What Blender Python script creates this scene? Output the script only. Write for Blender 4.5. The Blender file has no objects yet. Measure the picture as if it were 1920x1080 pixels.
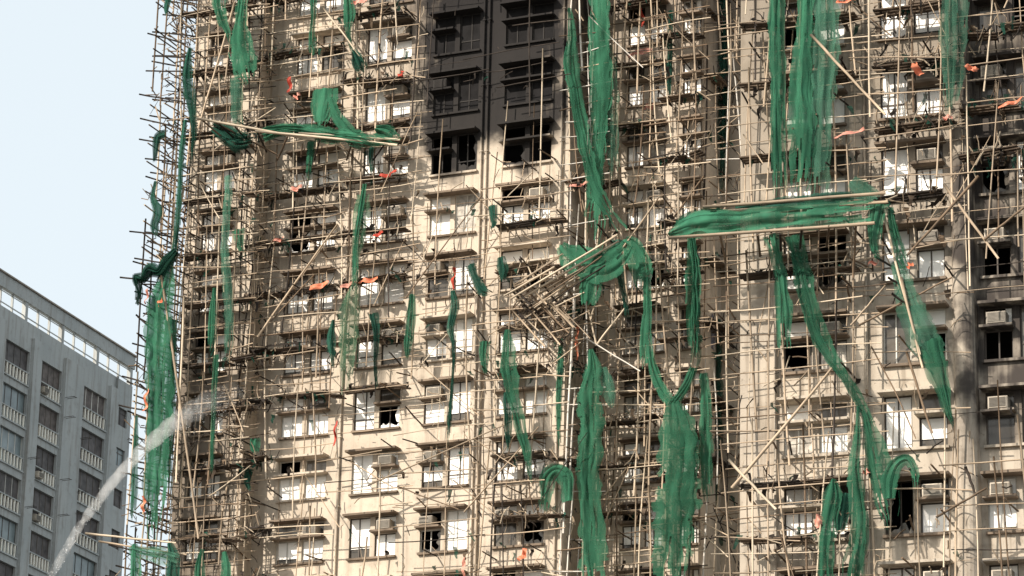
import bpy, math, random
from mathutils import Vector, Matrix, noise

SC = bpy.context.scene
COL = SC.collection
PI = math.pi
R = math.radians

# ------------------------------------------------------------------ camera
FPX = 6360.0                                    # focal length in pixels of a 1920 px wide picture
PITCH, ROLL = R(17.55), R(1.33)
CAM = Vector((0, 0, 1.6))
_cp, _sp = math.cos(PITCH), math.sin(PITCH)
_R0, _U0, CF = Vector((1, 0, 0)), Vector((0, -_sp, _cp)), Vector((0, _cp, _sp))
_c, _s = math.cos(ROLL), math.sin(ROLL)
CR, CU = _c * _R0 + _s * _U0, -_s * _R0 + _c * _U0
cd = bpy.data.cameras.new('camera')
cam = bpy.data.objects.new('camera', cd)
COL.objects.link(cam)
cam.matrix_world = Matrix(((CR.x, CU.x, -CF.x, CAM.x), (CR.y, CU.y, -CF.y, CAM.y),
                           (CR.z, CU.z, -CF.z, CAM.z), (0, 0, 0, 1)))
cd.sensor_width = 36
cd.lens = FPX * 36 / 1920
cd.clip_start, cd.clip_end = 0.5, 6000
SC.camera = cam

# ------------------------------------------------------------------ light
SUN_EL = R(33.5)
SUN_H = Vector((-0.80, -0.60, 0)).normalized()   # horizontal direction towards the sun
to_sun = Vector((SUN_H.x * math.cos(SUN_EL), SUN_H.y * math.cos(SUN_EL), math.sin(SUN_EL)))
sd = bpy.data.lights.new('sun', 'SUN')
sd.energy, sd.angle, sd.color = 5.0, R(0.6), (1.0, 0.90, 0.78)
sun = bpy.data.objects.new('sun', sd)
COL.objects.link(sun)
sun.rotation_euler = to_sun.to_track_quat('Z', 'Y').to_euler()
sun.location = (0, 0, 200)
world = bpy.data.worlds.new('World')
SC.world = world
world.use_nodes = True
wn = world.node_tree
bg = wn.nodes['Background']
sky = wn.nodes.new('ShaderNodeTexSky')
sky.sky_type = 'NISHITA'
sky.sun_disc = False
sky.sun_elevation = SUN_EL
sky.sun_rotation = math.atan2(to_sun.x, to_sun.y)
sky.air_density, sky.dust_density, sky.ozone_density = 1.0, 4.0, 1.0
veil = wn.nodes.new('ShaderNodeMixRGB')          # thin bright cloud veil over the whole sky
veil.blend_type = 'MIX'
veil.inputs[0].default_value = 0.66
veil.inputs[2].default_value = (7.3, 7.9, 8.0, 1)
wn.links.new(sky.outputs[0], veil.inputs[1])
wn.links.new(veil.outputs[0], bg.inputs[0])
bg.inputs[1].default_value = 0.122
SC.view_settings.view_transform = 'Standard'
SC.view_settings.look = 'None'
SC.view_settings.exposure = 0.33
SC.view_settings.gamma = 1
SC.cycles.transparent_max_bounces = 24
SC.cycles.max_bounces = 6
SC.cycles.volume_bounces = 3


# ------------------------------------------------------------------ frames
class Frame:
    """A vertical plane: u runs along it to the right, z is height, w is distance out of it."""
    def __init__(s, x, y, yaw):
        s.o = Vector((x, y, 0)); s.yaw = yaw
        s.d = Vector((math.cos(yaw), -math.sin(yaw), 0))
        s.n = Vector((-math.sin(yaw), -math.cos(yaw), 0))

    def P(s, u, z, w=0.0):
        return s.o + s.d * u + s.n * w + Vector((0, 0, z))

    def at(s, px, py, w=0.0):
        r = CF * FPX + CR * (px - 960) - CU * (py - 540)
        t = ((s.o + s.n * w - CAM).dot(s.n)) / r.dot(s.n)
        p = CAM + r * t - s.o
        return p.dot(s.d), p.z

    def mpp(s, px, py, w=0.0):
        u, z = s.at(px, py, w)
        return (s.P(u, z, w) - CAM).dot(CF) / FPX


FA = Frame(0, 135.05, R(24.47))
FB = Frame(0, 106.88, R(20.50))


# ------------------------------------------------------------------ materials
def mat(name, col, rough=0.8, var=0.12, scale=2.0, spec=0.3, metal=0.0, rnd=0.0, bump=0.0):
    m = bpy.data.materials.new(name); m.use_nodes = True
    nt = m.node_tree; b = nt.nodes['Principled BSDF']
    b.inputs['Roughness'].default_value = rough
    b.inputs['Specular IOR Level'].default_value = spec
    b.inputs['Metallic'].default_value = metal
    tc = nt.nodes.new('ShaderNodeTexCoord')
    nz = nt.nodes.new('ShaderNodeTexNoise'); nz.inputs['Scale'].default_value = scale
    nz.inputs['Detail'].default_value = 5
    nt.links.new(tc.outputs['Object'], nz.inputs['Vector'])
    rp = nt.nodes.new('ShaderNodeValToRGB')
    rp.color_ramp.elements[0].position = 0.3; rp.color_ramp.elements[1].position = 0.7
    rp.color_ramp.elements[0].color = tuple(c * (1 - var) for c in col) + (1,)
    rp.color_ramp.elements[1].color = tuple(min(1, c * (1 + var)) for c in col) + (1,)
    nt.links.new(nz.outputs['Fac'], rp.inputs[0])
    out = rp.outputs[0]
    if rnd:
        oi = nt.nodes.new('ShaderNodeObjectInfo')
        mr = nt.nodes.new('ShaderNodeMapRange')
        mr.inputs[3].default_value = 1 - rnd; mr.inputs[4].default_value = 1 + rnd * 0.6
        nt.links.new(oi.outputs['Random'], mr.inputs[0])
        mx = nt.nodes.new('ShaderNodeVectorMath'); mx.operation = 'SCALE'
        nt.links.new(out, mx.inputs[0]); nt.links.new(mr.outputs[0], mx.inputs['Scale'])
        out = mx.outputs[0]
    nt.links.new(out, b.inputs['Base Color'])
    if bump:
        bp = nt.nodes.new('ShaderNodeBump'); bp.inputs['Strength'].default_value = bump
        bp.inputs['Distance'].default_value = 0.03
        nt.links.new(nz.outputs['Fac'], bp.inputs['Height'])
        nt.links.new(bp.outputs[0], b.inputs['Normal'])
    return m


class NB:
    """tiny node-maths helper"""
    def __init__(s, nt): s.nt = nt

    def m(s, op, a, b=None, c=None, clamp=False):
        n = s.nt.nodes.new('ShaderNodeMath'); n.operation = op; n.use_clamp = clamp
        for i, v in enumerate((a, b, c)):
            if v is None: continue
            if isinstance(v, (int, float)): n.inputs[i].default_value = v
            else: s.nt.links.new(v, n.inputs[i])
        return n.outputs[0]

    def ss(s, x, lo, hi):
        n = s.nt.nodes.new('ShaderNodeMapRange'); n.interpolation_type = 'SMOOTHSTEP'
        s.nt.links.new(x, n.inputs[0])
        n.inputs[1].default_value = lo; n.inputs[2].default_value = hi
        return n.outputs[0]

    def noise(s, vec, scale, detail=4, sx=None):
        n = s.nt.nodes.new('ShaderNodeTexNoise'); n.inputs['Scale'].default_value = scale
        n.inputs['Detail'].default_value = detail
        if sx:
            mp = s.nt.nodes.new('ShaderNodeMapping'); mp.inputs['Scale'].default_value = sx
            s.nt.links.new(vec, mp.inputs['Vector']); vec = mp.outputs[0]
        s.nt.links.new(vec, n.inputs['Vector'])
        return n.outputs['Fac']

    def mix(s, f, a, b):
        n = s.nt.nodes.new('ShaderNodeMixRGB')
        for i, v in enumerate((f, a, b)):
            if isinstance(v, tuple): n.inputs[i].default_value = v
            elif isinstance(v, (int, float)): n.inputs[i].default_value = v
            else: s.nt.links.new(v, n.inputs[i])
        return n.outputs[0]


def wall_material(name, base, grey, soots, grime=0.5):
    """render with rain streaks, grime patches and smoke stains.  soots: functions (N, u, z, noise) -> mask"""
    m = bpy.data.materials.new(name); m.use_nodes = True
    nt = m.node_tree; b = nt.nodes['Principled BSDF']; N = NB(nt)
    b.inputs['Roughness'].default_value = 0.9; b.inputs['Specular IOR Level'].default_value = 0.15
    tc = nt.nodes.new('ShaderNodeTexCoord'); v = tc.outputs['Object']
    sp = nt.nodes.new('ShaderNodeSeparateXYZ'); nt.links.new(v, sp.inputs[0])
    u, z = sp.outputs[0], sp.outputs[2]
    n1 = N.noise(v, 0.35, 6); n2 = N.noise(v, 2.3, 6); n3 = N.noise(v, 1.0, 5, (3.0, 3.0, 0.25))
    n4 = N.noise(v, 9, 3)
    c = N.mix(N.ss(n1, 0.35, 0.72), base + (1,), grey + (1,))
    c = N.mix(N.m('MULTIPLY', N.ss(n3, 0.47, 0.72), 0.75 * grime), c, (0.17, 0.135, 0.10, 1))
    c = N.mix(N.m('MULTIPLY', N.ss(n2, 0.52, 0.75), 0.5 * grime), c, (0.16, 0.13, 0.10, 1))
    c = N.mix(N.m('MULTIPLY', N.ss(n4, 0.62, 0.72), 0.45), c, (0.12, 0.095, 0.075, 1))
    nw = N.noise(v, 1.1, 5)
    for f, dark in soots:
        c = N.mix(f(N, u, z, nw, n3), c, dark + (1,))
    nt.links.new(c, b.inputs['Base Color'])
    bp = nt.nodes.new('ShaderNodeBump'); bp.inputs['Strength'].default_value = 0.35
    bp.inputs['Distance'].default_value = 0.02
    nt.links.new(n2, bp.inputs['Height']); nt.links.new(bp.outputs[0], b.inputs['Normal'])
    return m


uSL, zS0 = FA.at(783, 150)[0], FA.at(850, 275)[1]
uSR = FA.at(1066, 150)[0]
uCc, PITCHU = -2.85, 3.40


def soot_burn(N, u, z, nw, st):
    k = N.m('COSINE', N.m('MULTIPLY', N.m('SUBTRACT', u, uCc), 2 * PI / PITCHU))
    zb = N.m('SUBTRACT', zS0 - 0.72, N.m('MULTIPLY', k, 0.8))
    d = N.m('ADD', N.m('SUBTRACT', z, zb), N.m('MULTIPLY', N.m('SUBTRACT', nw, 0.5), 2.0))
    a = N.ss(d, -0.7, 0.6)
    jit = N.m('MULTIPLY', N.m('SUBTRACT', N.m('ADD', N.m('MULTIPLY', nw, 0.6), N.m('MULTIPLY', st, 0.4)), 0.5), 4.5)
    l = N.ss(N.m('ADD', u, jit), uSL - 1.0, uSL + 0.7)
    r = N.m('SUBTRACT', 1, N.ss(N.m('ADD', u, jit), uSR - 0.6, uSR + 0.7))
    return N.m('MULTIPLY', N.m('MULTIPLY', a, 0.97), N.m('MULTIPLY', l, r))


def soot_halo(N, u, z, nw, st):                  # thinner brown smoke beside and above the burnt bays
    zt = FA.at(740, 330)[1]
    a = N.ss(N.m('ADD', z, N.m('MULTIPLY', N.m('SUBTRACT', nw, 0.5), 6.0)), zt, zt + 9)
    l = N.ss(u, uSL - 4.5, uSL + 0.5)
    return N.m('MULTIPLY', N.m('MULTIPLY', a, l), 0.75)


def soot_wing(N, u, z, nw, st):                  # smoke-blackened lower half of the narrow left wing
    zt = FA.at(400, 560, 1.0)[1]; um = FA.at(462, 560, 1.0)[0]
    j = N.m('MULTIPLY', N.m('SUBTRACT', nw, 0.5), 5.0)
    a = N.m('SUBTRACT', 1, N.ss(N.m('ADD', z, j), zt - 1.5, zt + 2.0))
    b = N.m('SUBTRACT', 1, N.ss(N.m('ADD', u, N.m('MULTIPLY', j, 0.3)), um - 0.9, um + 0.3))
    return N.m('MULTIPLY', N.m('MULTIPLY', a, b), 0.72)


def soot_left(N, u, z, nw, st):                  # smoke marks between the shelves of the tower
    return N.m('MULTIPLY', N.ss(nw, 0.56, 0.76), 0.5)


uI = FB.at(1795, 540)[0]
zI = FB.at(1850, 800)[1]


def soot_right(N, u, z, nw, st):
    j = N.m('MULTIPLY', N.m('SUBTRACT', nw, 0.5), 2.5)
    a = N.ss(N.m('ADD', u, j), uI - 0.7, uI + 0.6)
    b = N.ss(N.m('ADD', z, j), zI - 1.2, zI + 1.2)
    return N.m('MULTIPLY', N.m('MULTIPLY', a, b), N.ss(N.m('ADD', N.m('MULTIPLY', st, 0.7), N.m('MULTIPLY', nw, 0.6)), 0.35, 0.72))


def top_darkening(N, u, z, nw, st):  # darker grey-brown towards the top of the right tower
    zt = FB.at(1650, 560)[1]
    a = N.ss(N.m('ADD', z, N.m('MULTIPLY', N.m('SUBTRACT', nw, 0.5), 5.0)), zt - 1, zt + 8)
    return N.m('MULTIPLY', a, 0.6)


M = {}
M['wallA'] = wall_material('cream_render', (0.59, 0.51, 0.415), (0.48, 0.415, 0.335),
                           [(soot_left, (0.13, 0.105, 0.08)), (soot_wing, (0.085, 0.066, 0.052)), (soot_halo, (0.15, 0.12, 0.095)), (soot_burn, (0.0165, 0.016, 0.017))])
M['wallB'] = wall_material('stained_render', (0.53, 0.465, 0.38), (0.38, 0.335, 0.28),
                           [(soot_left, (0.15, 0.12, 0.09)), (top_darkening, (0.19, 0.16, 0.125)), (soot_right, (0.060, 0.052, 0.047))], 0.9)
M['wallC'] = wall_material('grey_render', (0.42, 0.435, 0.425), (0.36, 0.38, 0.375), [], 0.5)
M['dark'] = mat('dark_interior', (0.012, 0.011, 0.010), 0.9, 0.4)  # near-black colour stands in for unlit rooms as well as burnt ones
M['frame'] = mat('window_frame_metal', (0.085, 0.068, 0.055), 0.5, 0.2, 3, rnd=0.5)
M['frame_pale'] = mat('pale_window_frame', (0.55, 0.53, 0.48), 0.5, 0.2, 3, rnd=0.2)
M['charframe'] = mat('charred_frame', (0.03, 0.027, 0.025), 0.8, 0.3)
M['white'] = mat('sky_reflection_white', (0.93, 0.91, 0.86), 0.35, 0.05, 1.2, 0.5, rnd=0.06)  # white painted in for the bright sky mirrored in the panes
M['glass'] = mat('dark_glass', (0.085, 0.075, 0.062), 0.15, 0.5, 1.3, 0.5, rnd=0.6)  # dark tone also paints in the shaded bands under the canopies
M['curtain'] = mat('drawn_curtain', (0.50, 0.46, 0.40), 0.7, 0.45, 5.0, rnd=0.3)
M['sootpane'] = mat('burnt_pane', (0.013, 0.0125, 0.013), 0.75, 0.4, 1.5, 0.08)
M['ledge'] = mat('weathered_concrete', (0.185, 0.145, 0.11), 0.9, 0.45, 1.1, 0.15, bump=0.3)
M['ac'] = mat('ac_casing_paint', (0.44, 0.39, 0.32), 0.55, 0.2, 4, rnd=0.4)
M['ac_dark'] = mat('ac_grille', (0.20, 0.18, 0.15), 0.6, 0.2, 6, rnd=0.3)
M['pipe'] = mat('pipe_paint', (0.28, 0.235, 0.185), 0.6, 0.2)
M['ground'] = mat('asphalt', (0.06, 0.06, 0.058), 0.9, 0.2, 0.3)
M['tan'] = mat('sunbleached_bamboo', (0.40, 0.31, 0.22), 0.6, 0.22, 1.6, 0.3, rnd=0.35)
M['pale'] = mat('pale_bamboo', (0.55, 0.455, 0.34), 0.55, 0.15, 1.6, 0.3, rnd=0.2)
M['brown'] = mat('scorched_bamboo', (0.17, 0.12, 0.08), 0.7, 0.35, 1.6, 0.2, rnd=0.4)
M['char'] = mat('charred_bamboo', (0.045, 0.036, 0.030), 0.8, 0.4, 2.0, 0.2, rnd=0.4)
M['board'] = mat('scaffold_board', (0.10, 0.075, 0.055), 0.85, 0.5, 2.5, 0.15, rnd=0.5)
M['steel'] = mat('galvanised_tube', (0.62, 0.58, 0.52), 0.45, 0.15, 2, 0.5, rnd=0.15)
M['orange'] = mat('orange_tarpaulin', (0.60, 0.19, 0.10), 0.5, 0.25, 4, 0.4, rnd=0.2)
M['pink'] = mat('faded_red_tarpaulin', (0.55, 0.25, 0.19), 0.6, 0.25, 4, 0.3, rnd=0.2)
M['red'] = mat('dark_red_tarpaulin', (0.38, 0.05, 0.03), 0.55, 0.25, 4, 0.3)
M['rag'] = mat('blue_grey_rag', (0.34, 0.34, 0.42), 0.9, 0.3, 5)


def net_material(name, col, alpha_lo, alpha_hi):
    m = bpy.data.materials.new(name); m.use_nodes = True
    nt = m.node_tree; N = NB(nt); nt.nodes.remove(nt.nodes['Principled BSDF'])
    out = nt.nodes['Material Output']
    tc = nt.nodes.new('ShaderNodeTexCoord'); v = tc.outputs['Object']
    n1 = N.noise(v, 1.3, 4, (1, 1, 0.35)); n2 = N.noise(v, 2.2, 5, (1.2, 1.2, 0.7))
    c = N.mix(N.ss(n1, 0.3, 0.7), tuple(x * 0.62 for x in col) + (1,), tuple(x * 1.25 for x in col) + (1,))
    oi = nt.nodes.new('ShaderNodeObjectInfo')
    vv = nt.nodes.new('ShaderNodeVectorMath'); vv.operation = 'SCALE'
    nt.links.new(c, vv.inputs[0]); nt.links.new(N.m('ADD', N.m('MULTIPLY', oi.outputs['Random'], 0.5), 0.72), vv.inputs['Scale'])
    c = vv.outputs[0]
    df = nt.nodes.new('ShaderNodeBsdfDiffuse'); tr = nt.nodes.new('ShaderNodeBsdfTranslucent')
    nt.links.new(c, df.inputs[0]); nt.links.new(c, tr.inputs[0])
    mx = nt.nodes.new('ShaderNodeMixShader'); mx.inputs[0].default_value = 0.3
    nt.links.new(df.outputs[0], mx.inputs[1]); nt.links.new(tr.outputs[0], mx.inputs[2])
    tp = nt.nodes.new('ShaderNodeBsdfTransparent')
    a = nt.nodes.new('ShaderNodeMapRange')
    nt.links.new(n2, a.inputs[0]); a.inputs[1].default_value = 0.3; a.inputs[2].default_value = 0.7
    a.inputs[3].default_value = alpha_lo; a.inputs[4].default_value = alpha_hi
    uv = nt.nodes.new('ShaderNodeUVMap'); sx = nt.nodes.new('ShaderNodeSeparateXYZ'); nt.links.new(uv.outputs[0], sx.inputs[0])
    ed = N.ss(N.m('ADD', N.m('ABSOLUTE', sx.outputs[0]), N.m('MULTIPLY', N.m('SUBTRACT', n2, 0.5), 1.2)), 0.7, 1.35)   # frayed thin edges
    al = N.m('MULTIPLY', a.outputs[0], N.m('SUBTRACT', 1.0, N.m('MULTIPLY', ed, 0.6)))
    m2 = nt.nodes.new('ShaderNodeMixShader')
    nt.links.new(al, m2.inputs[0]); nt.links.new(tp.outputs[0], m2.inputs[1]); nt.links.new(mx.outputs[0], m2.inputs[2])
    nt.links.new(m2.outputs[0], out.inputs[0])
    return m


GREEN = (0.046, 0.165, 0.100)
M['net'] = net_material('green_safety_net', GREEN, 0.64, 0.95)
M['net_dark'] = net_material('dirty_green_net', (0.030, 0.10, 0.072), 0.7, 1.0)
M['sheer'] = net_material('sheer_green_net', (0.070, 0.18, 0.125), 0.42, 0.66)
M['haze_net'] = net_material('faded_sheer_net', (0.10, 0.23, 0.14), 0.25, 0.5)


# ------------------------------------------------------------------ mesh helpers
class MB:
    def __init__(s): s.v = []; s.f = []; s.mi = []; s.mats = []

    def idx(s, m):
        if m not in s.mats: s.mats.append(m)
        return s.mats.index(m)

    def quad(s, a, b, c, d, m=None):
        k = len(s.v); s.v += [a, b, c, d]; s.f.append((k, k + 1, k + 2, k + 3)); s.mi.append(s.idx(m) if m else 0)

    def box(s, u0, u1, z0, z1, w0, w1, m=None):
        k = len(s.v)
        for z in (z0, z1):
            s.v += [(u0, -w0, z), (u1, -w0, z), (u1, -w1, z), (u0, -w1, z)]
        mi = s.idx(m) if m else 0
        for q in ((0, 1, 2, 3), (4, 7, 6, 5), (0, 4, 5, 1), (1, 5, 6, 2), (2, 6, 7, 3), (3, 7, 4, 0)):
            s.f.append(tuple(k + i for i in q)); s.mi.append(mi)

    def tube(s, pts, rad, n=6, m=None, cap=True):
        k = len(s.v); mi = s.idx(m) if m else 0
        pts = [Vector(p) for p in pts]
        for i, p in enumerate(pts):
            t = (pts[min(i + 1, len(pts) - 1)] - pts[max(i - 1, 0)]).normalized()
            a = t.cross(Vector((0, 1, 0)) if abs(t.y) < 0.8 else Vector((1, 0, 0))).normalized()
            b = t.cross(a)
            r = rad[i] if isinstance(rad, (list, tuple)) else rad
            for j in range(n):
                an = 2 * PI * j / n
                s.v.append(tuple(p + (a * math.cos(an) + b * math.sin(an)) * r))
        for i in range(len(pts) - 1):
            for j in range(n):
                s.f.append((k + i * n + j, k + i * n + (j + 1) % n, k + (i + 1) * n + (j + 1) % n, k + (i + 1) * n + j)); s.mi.append(mi)
        if cap:
            s.f.append(tuple(k + j for j in range(n))); s.mi.append(mi)
            e = k + (len(pts) - 1) * n
            s.f.append(tuple(e + n - 1 - j for j in range(n))); s.mi.append(mi)

    def build(s, name, m=None, parent=None, frame=None, origin=(0, 0, 0), smooth=False):
        """vertices are frame coordinates (u, -w, z); origin is taken off and becomes the object's place"""
        me = bpy.data.meshes.new(name)
        ox, oy, oz = origin
        me.from_pydata([(x - ox, y - oy, z - oz) for x, y, z in s.v], [], s.f)
        if m is not None: me.materials.append(m)
        else:
            for q in s.mats: me.materials.append(q)
            me.polygons.foreach_set('material_index', s.mi)
        if smooth: me.polygons.foreach_set('use_smooth', [True] * len(s.f))
        me.update()
        o = bpy.data.objects.new(name, me); COL.objects.link(o)
        if parent is not None: o.parent = parent
        elif frame is not None:
            o.location = frame.P(ox, oz, -oy); o.rotation_euler = (0, 0, -frame.yaw)
        return o


def tag(o, label, cat, group=None, kind=None):
    if kind: o['kind'] = kind
    if label: o['label'] = label
    if cat: o['category'] = cat
    if group: o['group'] = group
    return o


def empty(name, frame, u=0, z=0, w=0):
    o = bpy.data.objects.new(name, None); COL.objects.link(o)
    o.empty_display_size = 0.5
    o.location = frame.P(u, z, w); o.rotation_euler = (0, 0, -frame.yaw)
    return o


rng = random.Random(7)


def pole_pts(a, b, bow=0.02, n=4, rg=rng):
    a, b = Vector(a), Vector(b); L = (b - a).length
    off = Vector((rg.uniform(-1, 1), rg.uniform(-1, 1), rg.uniform(-1, 1))) * bow * L * 0.5
    out = []
    for i in range(n + 1):
        t = i / n
        k = Vector((rg.uniform(-1, 1), rg.uniform(-1, 1), rg.uniform(-1, 1))) * 0.012 if 0 < i < n else Vector((0, 0, 0))
        out.append(a.lerp(b, t) + off * (4 * t * (1 - t)) + k)
    return out


# ------------------------------------------------------------------ ground
g = MB(); g.quad((-3000, -3000, 0), (3000, -3000, 0), (3000, 3000, 0), (-3000, 3000, 0))
tag(g.build('ground', M['ground']), None, None, None, 'structure')

# ------------------------------------------------------------------ towers
H = 2.75
HT = 1.72            # height of a window opening


def wall_sheet(mb, frame_pt, x0, x1, z0, z1, holes, depth, m, reveal=None):
    """wall in a local plane. frame_pt(a, z, w) -> vertex; holes are (a0, a1, z0, z1)"""
    us = sorted({x0, x1} | {h[0] for h in holes} | {h[1] for h in holes})
    zs = sorted({z0, z1} | {h[2] for h in holes} | {h[3] for h in holes})
    us = [u for u in us if x0 <= u <= x1]
    for i in range(len(us) - 1):
        uc = (us[i] + us[i + 1]) / 2
        run = None
        for j in range(len(zs) - 1):
            zc = (zs[j] + zs[j + 1]) / 2
            hole = any(h[0] < uc < h[1] and h[2] < zc < h[3] for h in holes)
            if not hole:
                if run is None: run = zs[j]
            if hole and run is not None:
                mb.quad(frame_pt(us[i], run, 0), frame_pt(us[i + 1], run, 0), frame_pt(us[i + 1], zs[j], 0), frame_pt(us[i], zs[j], 0), m); run = None
        if run is not None:
            mb.quad(frame_pt(us[i], run, 0), frame_pt(us[i + 1], run, 0), frame_pt(us[i + 1], z1, 0), frame_pt(us[i], z1, 0), m)
    r = reveal or m
    for a0, a1, b0, b1 in holes:
        f = frame_pt
        mb.quad(f(a0, b0, 0), f(a0, b1, 0), f(a0, b1, -depth), f(a0, b0, -depth), r)
        mb.quad(f(a1, b1, 0), f(a1, b0, 0), f(a1, b0, -depth), f(a1, b1, -depth), r)
        mb.quad(f(a0, b1, 0), f(a1, b1, 0), f(a1, b1, -depth), f(a0, b1, -depth), r)
        mb.quad(f(a1, b0, 0), f(a0, b0, 0), f(a0, b0, -depth), f(a1, b0, -depth), r)


AC_LIST = []


def window_unit(root, wallm, u0, u1, zs, kind, style, w0=0.0, rg=rng, holes=None):
    """one twin window: two lights with a concrete pier between, canopy, sill and air-conditioner shelf"""
    zt = zs + HT
    pier = 0.22
    um = (u0 + u1) / 2
    lights = [(u0, um - pier / 2), (um + pier / 2, u1)]
    fr = MB()
    burnt = style in ('burnt', 'burnt_full'); style_full = style == 'burnt_full'
    fm = M['charframe'] if burnt else (M['frame_pale'] if rg.random() < 0.15 else M['frame'])
    panes = []
    for i, (a, b) in enumerate(lights):
        short = (kind == 'acL' and i == 0) or (kind == 'acR' and i == 1) or kind == 'double'
        cells = [(zs, zt)]
        if short: cells = [(zs, zs + 0.97), (zs + 1.09, zt)]
        for ci, (c0, c1) in enumerate(cells):
            holes.append((a, b, c0, c1))
            wf = w0 - 0.08
            t = 0.045
            for q in ((a, a + t, c0, c1), (b - t, b, c0, c1), (a + t, b - t, c0, c0 + t), (a + t, b - t, c1 - t, c1)):
                fr.box(*q, wf - 0.05, wf, fm)
            if ci == 0 and not short:
                mid = a + (b - a) * rg.choice((0.45, 0.5, 0.55))
                fr.box(mid - t / 2, mid + t / 2, c0 + t, c1 - t, wf - 0.045, wf - 0.002, fm)
                if rg.random() < 0.6:
                    zz = c0 + (c1 - c0) * 0.28
                    fr.box(a + t, mid - t / 2, zz - t / 2, zz + t / 2, wf - 0.044, wf - 0.003, fm)
                    fr.box(mid + t / 2, b - t, zz - t / 2, zz + t / 2, wf - 0.044, wf - 0.003, fm)
            elif ci == 0:
                if rg.random() < 0.55:
                    mid = (a + b) / 2
                    fr.box(mid - t / 2, mid + t / 2, c0 + t, c1 - t, wf - 0.045, wf - 0.002, fm)
            panes.append((a + t, b - t, c0 + t, c1 - t, wf - 0.03, ci, short))
    win = fr.build('window', None, root)
    for a, b, c0, c1, wf, ci, short in panes:
        pm = MB()
        r = rg.random()
        if burnt:
            st = 'sootpane' if style_full else 'broken'
            if r < 0.35 and not style_full: continue
        elif style == 'dark': st = 'none' if r < 0.25 else 'broken' if r < 0.6 else 'glass'
        elif ci == 1: st = 'glass' if r < 0.36 else 'none' if r < 0.46 else 'white'
        else: st = ('curtain' if rg.random() < 0.07 else 'white') if r < style else 'glass' if r < style + (1 - style) * 0.5 else 'broken'
        if st == 'none': continue
        if st in ('white', 'glass', 'sootpane', 'curtain'):
            m = M[st]
            if st == 'white' and rg.random() < 0.35:      # painted sky reflection ends above a strip of dark glass
                cut = c0 + (c1 - c0) * rg.uniform(0.1, 0.3)
                pm.box(a, b, cut, c1, wf - 0.006, wf, m)
                lo = MB(); lo.box(a, b, c0, cut - 0.03, wf - 0.02, wf - 0.014, M['glass']); lo.build('pane', None, win)
            else:
                pm.box(a, b, c0, c1, wf - 0.006, wf, m)
        else:                                             # jagged leftovers of the pane round the frame
            m = M['glass'] if not burnt else M['charframe']
            if style == 'dark' or rg.random() < 0.5: m = M['white'] if rg.random() < 0.5 else m
            n = 7
            top = [(a + (b - a) * k / n, c0 + (c1 - c0) * (rg.uniform(0.05, 0.5) if k in (0, n) else rg.uniform(0.02, 0.25))) for k in range(n + 1)]
            for k in range(n):
                (xa, za), (xb, zb) = top[k], top[k + 1]
                pm.quad((xa, -wf, c0), (xb, -wf, c0), (xb, -wf, zb), (xa, -wf, za), m)
            pm2 = MB(); s = rg.choice((0, 1)); xs = a if s == 0 else b; dx = (b - a) * (0.25 if s == 0 else -0.25)
            pts = [(xs + dx * rg.uniform(0.2, 1), c0 + (c1 - c0) * (0.25 + 0.75 * k / 4)) for k in range(5)]
            for k in range(4):
                pm2.quad((xs, -wf + 0.003, pts[k][1]), (pts[k][0], -wf + 0.003, pts[k][1]), (pts[k + 1][0], -wf + 0.003, pts[k + 1][1]), (xs, -wf + 0.003, pts[k + 1][1]), m)
            pm2.build('pane', None, win)
        if pm.f: pm.build('pane', None, win)
    ledge = M['ledge'] if not burnt and style != 'dark' and rg.random() < 0.88 else wallm
    s = MB(); s.box(u0 - 0.05, u1 + 0.05, zs - 0.09, zs - 0.003, w0 + 0.002, w0 + 0.13); s.build('sill', ledge, win)
    c = MB(); c.box(u0 - 0.09, u1 + 0.11, zt + 0.003, zt + 0.09, w0 + 0.002, w0 + 0.54); c.build('canopy', ledge, win)
    sh = MB()
    if kind == 'double': sh.box(u0 - 0.07, u1 + 0.09, zs + 0.99, zs + 1.07, w0 + 0.002, w0 + 0.40); spots = [0, 1]
    else:
        k = 0 if kind == 'acL' else 1
        a, b = lights[k]
        sh.box(a - 0.08, b + 0.06, zs + 0.99, zs + 1.07, w0 + 0.002, w0 + 0.40); spots = [k]
    sh.build('shelf', ledge, win)
    return [(lights[k][0] + lights[k][1]) / 2 for k in spots], zs + 1.07


def air_conditioner(frame, u, z, w, label, burnt=False, rg=rng):
    t = empty('air_conditioner', frame, u, z, w)
    tag(t, label, 'air conditioner', 'air conditioners on the window shelves')
    b = MB(); a = 0.31; h = 0.40; d0, d1 = -0.12, 0.40
    ch = 0.025
    prof = [(-a, 0), (a, 0), (a, h), (-a, h)]
    b.box(-a, a, 0.004, h, d0, d1 - 0.03)
    b.box(-a + ch, a - ch, 0.03, h - ch, d1 - 0.03, d1)
    b.build('casing', M['charframe'] if burnt else M['ac'], t)
    gz = MB()
    gz.box(-a + 0.05, a - 0.05, 0.06, h - 0.05, d1 + 0.001, d1 + 0.008)
    for k in range(7):
        zz = 0.085 + k * 0.042
        gz.box(-a + 0.06, a - 0.06, zz, zz + 0.014, d1 + 0.008, d1 + 0.02)
    gz.build('grille', M['charframe'] if burnt else M['ac_dark'], t)
    return t


ORD = ['topmost', 'second', 'third', 'fourth', 'fifth', 'sixth', 'seventh', 'eighth', 'ninth', 'tenth', 'eleventh']

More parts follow.
